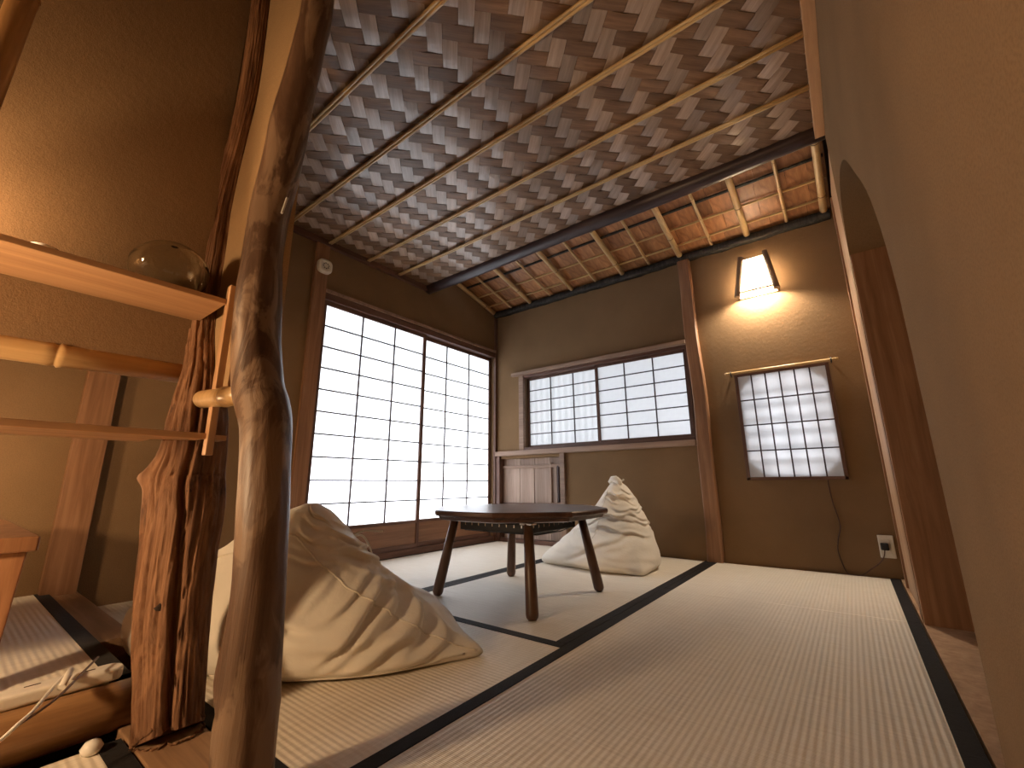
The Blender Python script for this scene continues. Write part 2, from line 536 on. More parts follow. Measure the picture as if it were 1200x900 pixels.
# ------------------------------------------------------------------ tatami
def mat(x0, x1, y0, y1, axis, label, z=0.0, th=0.055, edges=(True, True), bw=0.042):
    root = thing('tatami_mat', ((x0 + x1) / 2, (y0 + y1) / 2, z - th), label, 'tatami mat', 'tatami mats on the floor')
    e = 0.0012
    MB().box(x0 + e, x1 - e, y0 + e, y1 - e, z - th, z).build('mat_surface', 'tat_' + axis, root, bevel=0.001)
    t = 0.0016
    for k, on in enumerate(edges):
        if not on:
            continue
        if axis == 'y':
            xa = x0 if k == 0 else x1 - bw
            MB().box(xa + e, xa + bw - e, y0 + e, y1 - e, z - th * .5, z + t).build('border', 'heri', root, bevel=0.0008)
        else:
            ya = y0 if k == 0 else y1 - bw
            MB().box(x0 + e, x1 - e, ya + e, ya + bw - e, z - th * .5, z + t).build('border', 'heri', root, bevel=0.0008)
    return root

XM = 2 * MW
mat(0.0, MW, -1.91, -0.012, 'y', 'tatami mat along the glowing paper sliding doors')
mat(MW, XM, -1.91, -0.012, 'y', 'tatami mat under the low dark table and far beanbag')
mat(0.0, XM, -2.812, -1.91, 'x', 'tatami mat under the near beanbag, black borders running crosswise')
mat(XM, W - 0.005, -0.945, -0.012, 'y', 'half tatami mat below the small lattice window')
mat(XM, W - 0.005, -2.812, -0.945, 'y', 'large empty tatami mat in the right foreground')
# ante-room
mat(1.42, 2.835, -3.90, -2.935, 'x', 'tatami mat in the ante-room nearest the camera, left foreground corner')

# threshold between the two rooms
thr = struct(MB().box(1.36, 2.84, -2.932, -2.814, -0.05, 0.003).build('trim_1', 'thr', bevel=0.003))
struct(MB().box(0.0, 0.92, -2.903, -2.816, -0.05, 0.076).build('trim_2', 'thr', bevel=0.003))   # step strip beside the alcove mat
struct(MB().box(-0.1, 1.28, YE, -2.905, -0.05, 0.028).build('floor_alcove', 'backing'))
struct(MB().box(1.38, XE, YE, -3.90, -0.05, 0.0).build('floor_ante', 'thr'))
struct(MB().box(W, XE, -2.85, -0.0, -0.05, 0.002).build('floor_beyond', 'post_pale'))

ZA = 0.085
mat(0.0, 1.30, -3.86, -2.905, 'x', 'raised tatami mat in the alcove on the left', ZA)

# ------------------------------------------------------------------ ceiling: woven strips
ce = struct_empty('ceiling', (W / 2, -1.9, H))
MB().box(-0.1, XE, YE, -0.93, H + 0.018, H + 0.05).build('backing_board', 'backing', ce)

SW = 0.0600      # strip pitch
HH = 0.0042      # weave height
X0, X1, Y0, Y1 = 0.0, W, -2.83, -0.93
A_ = Vector((-1, 1, 0)).normalized(); B_ = Vector((1, 1, 0)).normalized()

def strip(k, kind):
    d, s = (A_, B_) if kind == 'a' else (B_, A_)
    c0 = s * ((k + 0.5) * SW)
    lo, hi = -1e9, 1e9
    for ax, (mn, mx) in enumerate(((X0, X1), (Y0, Y1))):
        t1 = (mn - c0[ax]) / d[ax]; t2 = (mx - c0[ax]) / d[ax]
        lo = max(lo, min(t1, t2)); hi = min(hi, max(t1, t2))
    if hi - lo < 0.05:
        return
    wd = SW * random.uniform(0.485, 0.499)
    ts = []
    for j in range(math.floor(lo / SW) - 1, math.ceil(hi / SW) + 1):
        if kind == 'a':
            over = ((j - k) % 4) < 2
        else:
            over = not (((k - j) % 4) < 2)
        ov = (lambda q: ((q - k) % 4) < 2) if kind == 'a' else (lambda q: not (((k - q) % 4) < 2))
        if over:
            h0 = 0.0 if not ov(j - 1) else 1.0                 # first or second half of the float
            for q in (0.02, 0.34, 0.67):
                u_ = (q + h0) / 2
                ts.append(((j + q) * SW, -HH * (0.25 + 3.0 * u_ * (1 - u_))))
            if not ov(j + 1):
                ts.append(((j + 0.98) * SW, -HH * 0.25))
        else:
            if ov(j - 1):
                ts.append(((j + 0.04) * SW, HH * 0.9))
            if ov(j + 1):
                ts.append(((j + 0.96) * SW, HH * 0.9))
    ts = [t for t in ts if lo + 0.004 < t[0] < hi - 0.004]
    if len(ts) < 2:
        return
    ts = [(lo, ts[0][1])] + ts + [(hi, ts[-1][1])]
    tilt = random.uniform(-0.0010, 0.0010); th = 0.0012
    vs = []; fs = []
    for t, z in ts:
        bow = -0.0006 if z < 0 else 0.0004
        p = c0 + d * t
        for q, dz in ((-1, 0), (0, bow), (1, 0)):
            v = p + s * (q * wd); vs.append((v.x, v.y, H + 0.006 + z + dz + tilt * q))
        v = p + s * wd; vs.append((v.x, v.y, H + 0.006 + z + th + tilt)); v = p - s * wd; vs.append((v.x, v.y, H + 0.006 + z + th - tilt))
    n = len(ts)
    for i in range(n - 1):
        for q in range(5):
            fs.append((i * 5 + q, i * 5 + (q + 1) % 5, (i + 1) * 5 + (q + 1) % 5, (i + 1) * 5 + q))
    me = bpy.data.meshes.new('bamboo_strip')
    # local axes along the strip so that the grain follows it
    mid = c0 + d * ((lo + hi) / 2); ang = math.atan2(d.y, d.x)
    R = Matrix.Rotation(-ang, 4, 'Z')
    me.from_pydata([R @ (Vector(v) - Vector((mid.x, mid.y, H))) for v in vs], [], fs)
    me.polygons.foreach_set('use_smooth', [False] * len(fs))
    me.materials.append(MT['strip_' + kind])
    o = bpy.data.objects.new('bamboo_strip', me); col.objects.link(o)
    place(o, (mid.x, mid.y, H), ce); o.rotation_euler = (0, 0, ang)

for k in range(-60, 60):
    strip(k, 'a'); strip(k, 'b')

def bamboo_pole(name, mat_, a, b, r, parent, nodes=0.3, n=12, phase=0.0, ring=None, taper=1.0):
    a, b = Vector(a), Vector(b); L = (b - a).length; d = (b - a) / L
    pts, rad = [], []
    ts = [0.0]
    t = phase if phase > 0 else nodes * 0.5
    marks = []
    while t < L - 0.01:
        marks.append(t); t += nodes
    for m_ in marks:
        ts += [m_ - r * 0.55, m_ - r * 0.22, m_ - r * 0.10, m_ + r * 0.10, m_ + r * 0.3, m_ + r * 0.8]
    ts.append(L)
    ts = sorted(x for x in ts if 0 <= x <= L)
    for t in ts:
        k = 1.0
        for m_ in marks:
            dd = (t - m_) / r
            if abs(dd) < 0.16: k = 0.97
            elif -0.4 < dd < 0: k = 1.10
            elif 0 < dd < 0.5: k = 1.06
        pts.append(a + d * t); rad.append(r * k * (1 + (taper - 1) * t / L))
    pole = MB().tube(pts, rad, n).build(name, mat_, parent)
    if ring:
        for m_ in marks:
            p = a + d * m_
            rr = r * 1.035 * (1 + (taper - 1) * m_ / L)
            MB().tube([p - d * r * 0.09, p + d * r * 0.09], rr, n).build('node_ring', 'node', pole)
    return pole

ZB = H - 0.013
for y in (-1.274, -1.560, -1.871, -2.168, -2.482, -2.780):
    for dy, r in ((-0.0072, 0.0069), (0.0072, 0.0074)):
        bamboo_pole('bamboo_batten', 'bam_x', (0.012, y + dy, ZB), (W - 0.01, y + dy, ZB), r, ce, 0.34, 10, random.uniform(0.05, 0.3))

# edge mouldings of the woven ceiling
struct(box('trim_3', 'sash_y', 0.0, 0.035, -2.82, -0.95, H - 0.035, H + 0.016))
struct(box('trim_4', 'shelf', W - 0.040, W, -2.82, -0.95, H - 0.045, H + 0.016))

# dark round beam between the woven and the sloping ceiling
pts = []; rad = []
for k in range(25):
    x = (W) * k / 24
    pts.append((x, -0.935 + 0.004 * math.sin(x * 3.1), 2.190 + 0.004 * math.sin(x * 2.2 + 1))); rad.append(0.052 + 0.003 * math.sin(x * 4.0))
struct(MB().tube(pts, rad, 20).build('trim_5', 'beam'))

# ------------------------------------------------------------------ sloping ceiling of lapped shingles over bamboo rafters
SL = 0.238
def zs(y): return 2.222 - SL * y          # underside line of the rafters' centre
ce2 = struct_empty('ceiling_slope', (W / 2, -0.5, 2.3))
for i, x in enumerate((0.022, 0.479, 0.943, 1.427, 1.898, 2.367, 2.815)):
    bamboo_pole('rafter', 'bam_y', (x, -0.060, zs(-0.060)), (x, -1.15, zs(-1.15)), 0.0205, ce2, 0.42, 16, 0.14 + 0.07 * (i % 3), 'ring')
for i, x in enumerate((0.238, 0.705, 1.175, 1.656, 2.131, 2.61)):
    bamboo_pole('thin_rafter', 'bam_y', (x, -0.052, zs(-0.052) + 0.012), (x, -1.15, zs(-1.15) + 0.012), 0.0105, ce2, 0.20, 12, 0.05 + 0.04 * (i % 3), 'ring')
rowd = 0.168
for rI in range(7):
    ya = 0.02 - rI * rowd                     # lower, wall-side edge
    yb = ya - rowd - 0.05
    x = -0.01
    while x < W:
        wdt = random.uniform(0.10, 0.19); x1 = min(x + wdt, W + 0.01)
        za = zs(ya) + 0.034; zb = zs(yb) + 0.054
        j = random.uniform(-0.003, 0.003)
        mb = MB()
        vs = [(x + .001, ya, za + j), (x1 - .001, ya, za + j), (x1 - .001, yb, zb + j), (x + .001, yb, zb + j)]
        vs += [(v[0], v[1], v[2] + 0.007) for v in vs]
        mb.add(vs, [(0, 3, 2, 1), (4, 5, 6, 7), (0, 1, 5, 4), (1, 2, 6, 5), (2, 3, 7, 6), (3, 0, 4, 7)])
        mb.build('shingle', 'shingle', ce2)
        x = x1
    yl = ya - rowd * 0.97
    MB().beam((0.0, yl, zs(yl) + 0.020), (W, yl, zs(yl) + 0.020), 0.012 if rI < 2 else 0.019, 0.011).build('lath', 'bam_x' if rI < 2 else 'plate', ce2)  # upper laths darkened and widened to stand in for their shadow lines
MB().add([(-0.05, 0.1, zs(0.1) + .06), (W + .05, 0.1, zs(0.1) + .06), (W + .05, -1.3, zs(-1.3) + .08), (-0.05, -1.3, zs(-1.3) + .08),
          (-0.05, 0.1, zs(0.1) + .09), (W + .05, 0.1, zs(0.1) + .09), (W + .05, -1.3, zs(-1.3) + .11), (-0.05, -1.3, zs(-1.3) + .11)],
         [(0, 3, 2, 1), (4, 5, 6, 7), (0, 1, 5, 4), (1, 2, 6, 5), (2, 3, 7, 6), (3, 0, 4, 7)]).build('roof_board', 'backing', ce2)

# blackened wall plate under the rafter ends
mb = MB(); n = 60; vs = []; fs = []
for k in range(n + 1):
    x = W * k / n
    j = 0.010 * mnoise.noise(Vector((x * 9, 1.3, 0))) + 0.006 * mnoise.noise(Vector((x * 31, 2.3, 0)))
    vs += [(x, -0.002, 2.192 + j), (x, -0.040, 2.205 + j * .7), (x, -0.045, 2.245), (x, -0.01, 2.262)]
for k in range(n):
    for q in range(4):
        fs.append((k * 4 + q, k * 4 + (q + 1) % 4, k * 4 + 4 + (q + 1) % 4, k * 4 + 4 + q))
struct(mb.add(vs, fs, True).build('trim_6', 'plate'))

# ------------------------------------------------------------------ posts and mouldings
# gently bent middle post of the back wall
mb = MB(); vs = []; fs = []; n = 24
for k in range(n + 1):
    z = 2.20 * k / n
    c = 1.918 + 0.010 * math.sin(z * 2.0) + 0.004 * math.sin(z * 7)
    hw = 0.050 - 0.006 * z / 2.2
    for dx, dy in ((-hw, 0.01), (-hw, -0.034), (-hw + 0.008, -0.042), (hw - 0.008, -0.042), (hw, -0.034), (hw, 0.01)):
        vs.append((c + dx, dy, z))
for k in range(n):
    for q in range(6):
        fs.append((k * 6 + q, k * 6 + (q + 1) % 6, k * 6 + 6 + (q + 1) % 6, k * 6 + 6 + q))
struct(mb.add(vs, fs).build('trim_7', 'post'))
struct(box('trim_8', 'post', -0.02, 0.022, -1.955, -1.862, 0.0, H))                 # post left of the sliding doors
struct(box('trim_9', 'post', -0.02, 0.050, -2.935, -2.825, 0.0, 2.4))               # alcove corner post on the left wall
struct(box('trim_10', 'sash_z', -0.004, 0.022, -0.032, 0.004, 0.0, H))              # slim corner strip
# far jamb of the arched opening and the pale boards beside it
struct(box('trim_11', 'post', W + 0.002, W + 0.135, -0.965, -0.84, 0.0, 1.50))
struct(box('trim_12', 'post_pale', W + 0.012, W + 0.05, -0.84, -0.30, 0.0, 2.2))
struct(box('trim_13', 'post', W + 0.005, W + 0.05, -0.26, -0.225, 0.0, 2.2))
struct(box('trim_14', 'post', W + 0.026, W + 0.05, -0.035, 0.0, 0.0, 2.2))

# ------------------------------------------------------------------ sliding doors (left wall)
def shoji(root, axis, plane, u0, u1, z0, z1, cols, rows, stile, rail_t, rail_b, paper, bar=0.0075, thick=0.026, sz='sash_z', sh='sash_y'):
    """one sliding sash: stiles, rails, muntins and a paper pane per light, all children of root"""
    def B(name, m_, a, b, c, d, t0, t1, bv=0.0015):
        if axis == 'x':
            return box(name, m_, plane + t0, plane + t1, a, b, c, d, root, bv)
        return box(name, m_, a, b, plane + t0, plane + t1, c, d, root, bv)
    s = 1 if axis == 'x' else -1                        # +: room side
    T = sorted((-s * thick / 2, s * thick / 2))
    B('stile', sz, u0, u0 + stile, z0, z1, *T); B('stile', sz, u1 - stile, u1, z0, z1, *T)
    B('top_rail', sh, u0 + stile, u1 - stile, z1 - rail_t, z1, *T)
    B('bottom_rail', sh, u0 + stile, u1 - stile, z0, z0 + rail_b, *T)
    a0, a1, c0, c1 = u0 + stile, u1 - stile, z0 + rail_b, z1 - rail_t
    pw, ph = (a1 - a0) / cols, (c1 - c0) / rows
    tb = sorted((s * 0.001, s * 0.010))
    for i in range(1, cols):
        u = a0 + i * pw
        B('muntin', 'kumiko', u - bar / 2, u + bar / 2, c0, c1, *tb, 0)
    for j in range(1, rows):
        z = c0 + j * ph
        B('muntin', 'kumiko', a0, a1, z - bar * .45, z + bar * .45, *sorted((s * 0.0005, s * 0.0085)), 0)
    first = None
    tp = sorted((-s * 0.0008, 0.0))
    for i in range(cols):
        for j in range(rows):
            if first is None:
                first = B('pane', paper, a0, a0 + pw, c0, c0 + ph, *tp, 0)
                base = WL[first.name].copy()
            else:
                off = Vector((0, i * pw, j * ph)) if axis == 'x' else Vector((i * pw, 0, j * ph))
                copy_mesh(first, base + off, root)

d1 = struct_empty('door_1', (0, -0.95, 0))
yL, yM, yR = -1.862, -0.948, -0.034
ZD0, ZD1 = 0.045, 1.762
# near sash (left) and far sash (right) slide past each other
for (name, u0, u1, px, lab) in (('sliding_panel', yL, yM + 0.022, -0.014, 0), ('sliding_panel', yM - 0.022, yR, -0.046, 1)):
    sash = bpy.data.objects.new(name, None); col.objects.link(sash); place(sash, (px, (u0 + u1) / 2, ZD0), d1)
    shoji(sash, 'x', px, u0, u1, 0.225, ZD1, 3, 10, 0.030, 0.030, 0.022, 'washi_door', 0.0105)
    for s_ in ((u0, u0 + 0.030), (u1 - 0.030, u1)):
        box('stile', 'sash_z', px - 0.013, px + 0.013, s_[0], s_[1], ZD0, 0.225, sash)
    box('skirt_board', 'koshi', px - 0.008, px + 0.006, u0 + 0.03, u1 - 0.03, ZD0 + 0.03, 0.226, sash)
    box('bottom_rail', 'sash_y', px - 0.013, px + 0.013, u0 + 0.03, u1 - 0.03, ZD0, ZD0 + 0.032, sash)
box('head_rail', 'sash_y', -0.07, 0.020, yL, yR, 1.762, 1.812, d1, 0.003)
box('sill_rail', 'sash_y', -0.09, 0.012, yL, yR, -0.02, 0.045, d1, 0.003)
box('head_cap', 'rail', -0.01, 0.030, yL - 0.0, yR + 0.0, 1.812, 1.835, d1, 0.003)
# ------------------------------------------------------------------ back window
w1 = struct_empty('window_1', (1.1, 0.03, 0.83))
xL, xM, xR = 0.352, 1.104, 1.856
ZW0, ZW1 = 0.838, 1.508
for (u0, u1, py) in ((xL, xM + 0.016, 0.058), (xM - 0.016, xR, 0.030)):
    sash = bpy.data.objects.new('sliding_panel', None); col.objects.link(sash); place(sash, ((u0 + u1) / 2, py, ZW0), w1)
    shoji(sash, 'y', py, u0, u1, ZW0, ZW1, 3, 6, 0.026, 0.024, 0.024, 'washi_win', 0.0085, 0.022, 'sash_z', 'sash_x')
box('frame_head', 'sash_x', 0.335, 1.866, -0.012, 0.09, 1.506, 1.530, w1)
box('frame_sill', 'sash_x', 0.335, 1.866, -0.016, 0.09, 0.816, 0.840, w1)
box('jamb', 'rail', 0.300, 0.350, -0.020, 0.02, 0.816, 1.530, w1)
box('jamb', 'sash_z', 1.852, 1.872, -0.014, 0.09, 0.816, 1.530, w1)
box('head_cap', 'rail', 0.225, 1.870, -0.045, 0.0, 1.530, 1.562, w1, 0.004)
box('sill_board', 'rail', 0.022, 1.872, -0.038, 0.02, 0.772, 0.816, w1, 0.004)
# bamboo bars outside the window
for k in range(23):
    x = 0.385 + k * 0.064
    MB().tube([(x, 0.086, 0.842), (x, 0.086, 1.506)], 0.0115, 8).build('outer_bar', 'plate', w1)

# ------------------------------------------------------------------ low board door (crawl door) in the back-left corner
d2 = struct_empty('door_2', (0.41, 0.03, 0))
box('jamb', 'sash_z', 0.022, 0.066, -0.022, 0.06, 0.0, 0.772, d2, 0.003)
box('jamb', 'rail', 0.735, 0.782, -0.026, 0.05, 0.0, 0.772, d2, 0.003)
xs = [0.066, 0.262, 0.425, 0.588, 0.735]
for a, b in zip(xs, xs[1:]):
    box('plank', 'boards', a + 0.0015, b - 0.0025, 0.040 + random.uniform(-.003, .003), 0.058, 0.345, 0.668, d2, 0.002)
    box('plank', 'boards', a + 0.0015, b - 0.0025, 0.052, 0.068, 0.672, 0.772, d2, 0.002)
    box('plank', 'boards', a + 0.0015, b - 0.0025, 0.050, 0.066, 0.02, 0.30, d2, 0.002)
box('slat', 'boards', 0.600, 0.617, 0.020, 0.040, 0.345, 0.700, d2)
box('slat', 'boards', 0.655, 0.678, 0.018, 0.040, 0.345, 0.668, d2)
box('slat', 'kumiko', 0.682, 0.694, 0.018, 0.044, 0.36, 0.668, d2)
box('cross_rail', 'rail', 0.066, 0.735, 0.022, 0.050, 0.655, 0.682, d2)
box('cross_rail', 'sash_x', 0.066, 0.60, 0.020, 0.05, 0.305, 0.345, d2)
box('cross_rail', 'rail', 0.58, 0.735, 0.016, 0.05, 0.318, 0.352, d2)
box('bottom_sill', 'sash_x', 0.022, 0.782, -0.012, 0.07, -0.02, 0.035, d2)

# ------------------------------------------------------------------ small hanging lattice window
hang = thing('hanging_lattice_screen', (2.43, -0.02, 0.53), 'small framed paper lattice screen hung on the right of the back wall', 'window screen')
fx0, fx1, fz0, fz1 = 2.168, 2.700, 0.528, 1.235
py = -0.024
for (a, b) in ((fx0, fx0 + 0.020), (fx1 - 0.020, fx1)):
    box('stile', 'sash_z', a, b, py - 0.012, py + 0.012, fz0, fz1, hang)
box('top_rail', 'sash_x', fx0, fx1, py - 0.011, py + 0.011, fz1 - 0.012, fz1 + 0.004, hang)
box('bottom_rail', 'sash_x', fx0, fx1, py - 0.012, py + 0.012, fz0, fz0 + 0.020, hang)
a0, a1, c0, c1 = fx0 + 0.02, fx1 - 0.02, fz0 + 0.02, fz1 - 0.012
pw, ph = (a1 - a0) / 6, (c1 - c0) / 4
for i in range(1, 6):
    box('muntin', 'kumiko', a0 + i * pw - 0.004, a0 + i * pw + 0.004, py - 0.010, py - 0.001, c0, c1, hang, 0)
for j in range(1, 4):
    box('muntin', 'kumiko', a0, a1, py - 0.009, py - 0.0005, c0 + j * ph - 0.0038, c0 + j * ph + 0.0038, hang, 0)
first = None
for i in range(6):
    for j in range(4):
        if first is None:
            first = box('pane', 'washi_small', a0, a0 + pw, py, py + 0.0008, c0, c0 + ph, hang, 0); b0 = WL[first.name].copy()
        else:
            copy_mesh(first, b0 + Vector((i * pw, 0, j * ph)), hang)
bamboo_pole('hanging_rod', 'bam_x', (2.110, -0.030, 1.253), (2.752, -0.030, 1.253), 0.0085, hang, 0.2, 10, 0.02)
for x in (2.150, 2.715):
    MB().tube([(x, -0.0, 1.240), (x, -0.050, 1.236), (x, -0.052, 1.262)], 0.004, 8).build('hook', 'black', hang)
# lattice of bamboo laths outside the opening
w2 = struct_empty('window_2', (2.43, 0.14, 0.5))
for z in (0.645, 0.735, 0.825, 0.915, 1.005, 1.095):
    MB().tube([(2.205, 0.012, z), (2.665, 0.012, z)], 0.0095, 8).build('outer_lath', 'plate', w2)
for x in (2.29, 2.44, 2.58):
    MB().tube([(x, 0.030, 0.565), (x, 0.030, 1.205)], 0.0085, 8).build('outer_lath', 'plate', w2)

# ------------------------------------------------------------------ wall lantern
ln = thing('wall_lantern', (2.38, -0.06, 1.78), 'lit trapezoid paper lantern with wooden corner bars high on the back wall', 'lamp')
zb, zt = 1.795, 2.045
fb = (2.262, 2.500, -0.105); ft = (2.310, 2.458, -0.075)
for s_ in (0, 1):
    MB().tube([(fb[s_], fb[2], zb - 0.025), (ft[s_], ft[2], zt + 0.022)], 0.0185, 14).build('corner_bar', 'lantern', ln)
    MB().tube([(fb[s_], -0.008, zb - 0.01), (ft[s_], -0.008, zt + 0.01)], 0.007, 10).build('rear_bar', 'lantern', ln)
    MB().beam((fb[s_], fb[2], zb), (fb[s_], 0, zb), 0.010, 0.010).build('side_rail', 'lantern', ln)
    MB().beam((ft[s_], ft[2], zt), (ft[s_], 0, zt), 0.008, 0.008).build('side_rail', 'lantern', ln)
    MB().add([(fb[s_], fb[2], zb), (fb[s_], 0, zb), (ft[s_], 0, zt), (ft[s_], ft[2], zt),
              (fb[s_] + .001, fb[2], zb), (fb[s_] + .001, 0, zb), (ft[s_] + .001, 0, zt), (ft[s_] + .001, ft[2], zt)],
             [(0, 1, 2, 3), (7, 6, 5, 4), (0, 4, 5, 1), (1, 5, 6, 2), (2, 6, 7, 3), (3, 7, 4, 0)]).build('side_paper', 'lamp_paper', ln)
MB().add([(fb[0], fb[2], zb), (fb[1], fb[2], zb), (ft[1], ft[2], zt), (ft[0], ft[2], zt),
          (fb[0], fb[2] + .001, zb), (fb[1], fb[2] + .001, zb), (ft[1], ft[2] + .001, zt), (ft[0], ft[2] + .001, zt)],
         [(0, 1, 2, 3), (7, 6, 5, 4), (0, 4, 5, 1), (1, 5, 6, 2), (2, 6, 7, 3), (3, 7, 4, 0)]).build('front_paper', 'lamp_paper', ln)
MB().beam((fb[0], fb[2], zb), (fb[1], fb[2], zb), 0.009, 0.009).build('bottom_rail', 'lantern', ln)
MB().beam((ft[0], ft[2], zt), (ft[1], ft[2], zt), 0.008, 0.008).build('top_rail', 'lantern', ln)
MB().beam((fb[0], -0.004, zb - 0.004), (fb[1], -0.004, zb - 0.004), 0.008, 0.012).build('rear_rail', 'lantern', ln)
MB().box(ft[0], ft[1], ft[2], -0.002, zt - 0.004, zt - 0.003).build('added_top_paper', 'lamp_paper_added_top', ln)  # unseen panel added to weaken the bulb's upward spot
pl = bpy.data.lights.new('lantern_bulb', 'POINT'); pl.energy = LAMP_W; pl.color = (1.0, 0.84, 0.64); pl.shadow_soft_size = 0.035
po = bpy.data.objects.new('lantern_bulb', pl); col.objects.link(po); place(po, (2.381, -0.052, 1.850), ln)

# ------------------------------------------------------------------ outlet, plug and cord under the small screen
ot = thing('wall_outlet', (2.815, -0.004, 0.10), 'white wall outlet plate low in the back right corner', 'outlet')
box('cover_plate', 'white', 2.778, 2.846, -0.010, 0.0, 0.105, 0.225, ot, 0.003)
box('socket_face', 'white', 2.797, 2.828, -0.013, -0.009, 0.128, 0.203, ot, 0.002)
cp = [(2.598, -0.03, 0.535), (2.598, -0.010, 0.47), (2.604, -0.006, 0.39), (2.620, -0.006, 0.27), (2.600, -0.006, 0.19), (2.590, -0.006, 0.127), (2.600, -0.008, 0.06), (2.616, -0.012, 0.008),
      (2.645, -0.020, 0.004), (2.682, -0.016, 0.006), (2.725, -0.018, 0.040), (2.765, -0.022, 0.074), (2.790, -0.028, 0.11), (2.800, -0.034, 0.150)]
pc = MB().tube(smoothed(cp, 6), 0.0027, 8).build('power_cord', 'sash_z', hang)
box('plug', 'black', 2.785, 2.820, -0.042, -0.012, 0.148, 0.185, pc, 0.005)

# ------------------------------------------------------------------ smoke detector on the post
sd = thing('smoke_detector', (0.022, -1.895, 1.94), 'round white alarm disc high on the post by the sliding doors', 'smoke detector')
def disc_x(x0, prof, n=28):
    mb = MB(); vs = []; fs = []
    for r, d in prof:
        for k in range(n):
            a = 2 * PI * k / n
            # rounded square outline
            q = 1.0 / (abs(math.cos(a)) ** 3.2 + abs(math.sin(a)) ** 3.2) ** (1 / 3.2)
            vs.append((x0 + d, -1.895 + r * q * math.cos(a), 1.985 + r * q * math.sin(a)))
    for i in range(len(prof) - 1):
        for k in range(n):
            fs.append((i * n + k, i * n + (k + 1) % n, (i + 1) * n + (k + 1) % n, (i + 1) * n + k))
    fs.append(tuple((len(prof) - 1) * n + k for k in range(n)))
    return mb.add(vs, fs, True)
disc_x(0.022, [(0.050, 0.0), (0.050, 0.022), (0.046, 0.030), (0.030, 0.034), (0.0295, 0.031), (0.010, 0.031)]).build('housing', 'white', sd)
for k in range(8):
    a = k * PI / 4 + 0.2
    y, z = -1.895 + 0.019 * math.cos(a), 1.985 + 0.019 * math.sin(a)
    box('vent_slot', 'black', 0.0525, 0.0545, y - 0.004, y + 0.004, z - 0.003, z + 0.003, sd, 0)

# ------------------------------------------------------------------ natural posts: outlines measured on the plane y = -2.85
def pix_on_y(u, v, y):
    d = _f + _r * ((u - 600) / F_PX) - _u * ((v - 450) / F_PX)
    return CAM + d * ((y - CAM.y) / d.y)

def post_rows(rows, y):
    """rows of measured outline (row, left edge, right edge) -> axis points and radii in the room"""
    outp = []
    for v, l, r in rows:
        a, b = pix_on_y(l, v, y), pix_on_y(r, v, y); c = (a + b) / 2
        depth = (c - CAM).dot(_f); view = (c - CAM).normalized()
        side = _r - view * _r.dot(view)
        rad = (r - l) / 2 * depth / F_PX * (0.98)
        outp.append((c.x, c.y, c.z, rad))
    return outp

# smooth-barked log post (room corner of the short wall)
rows = [(0, 357, 391), (50, 347, 382), (100, 334, 371), (150, 320, 362), (200, 309, 351), (250, 296, 339), (300, 288, 332), (350, 281, 330),
        (400, 277, 328), (450, 277, 332), (475, 282, 339), (500, 287, 342), (550, 286, 341), (600, 283, 339), (650, 279, 336), (700, 275, 334),
        (750, 266, 331), (790, 258, 328), (825, 260, 327), (850, 256, 325), (900, 251, 321)]
LOG = post_rows(rows, -2.872)
last, prev = LOG[-1], LOG[-3]
k = (0.0 - last[2]) / (prev[2] - last[2])
LOG.append((last[0] + (last[0] - prev[0]) * 0.6, -2.872, 0.003, last[3] * 1.08))
first_, nxt = LOG[0], LOG[2]
s_ = (2.28 - first_[2]) / (first_[2] - nxt[2])
LOG.insert(0, (first_[0] - 0.02, -2.872, 2.28, first_[3]))
lr = smoothed(LOG, 6)
def logjit(i, a):
    p = lr[i]
    v = Vector((math.cos(a) * 1.1, math.sin(a) * 1.1, p[2] * 3.0))
    return 1.0 + 0.045 * mnoise.noise(v) + 0.03 * mnoise.noise(v * 3.1) + 0.012 * mnoise.noise(Vector((math.cos(a) * 4, math.sin(a) * 4, p[2] * 9)))
lp = thing('smooth_log_post', (LOG[-1][0], -2.872, 0), 'crooked smooth-barked log post in the left foreground, nearest the room', 'post')
MB().tube([q[:3] for q in lr], [q[3] for q in lr], 40, True, True, logjit).build('bark_log', 'log', lp)
def on_post(u, v, axis, k=0.97):
    """first point of a line of sight on a post's surface"""
    d = (_f + _r * ((u - 600) / F_PX) - _u * ((v - 450) / F_PX)).normalized()
    A = np.array([q[:3] for q in axis]); rr = np.array([q[3] for q in axis])
    for i in range(900):
        p = CAM + d * (0.8 + i * 0.001)
        dd = np.linalg.norm(A - np.array(p), axis=1); j = int(np.argmin(dd))
        if math.hypot(p.x - A[j, 0], p.y - A[j, 1]) < rr[j] * k:
            return p
    return CAM + d * 1.2
a, b = on_post(336, 232, lr, 1.04), on_post(330, 250, lr, 1.04)
MB().beam(a, b, 0.011, 0.004, (0, 1, 0)).build('paper_tag', 'tag', lp)

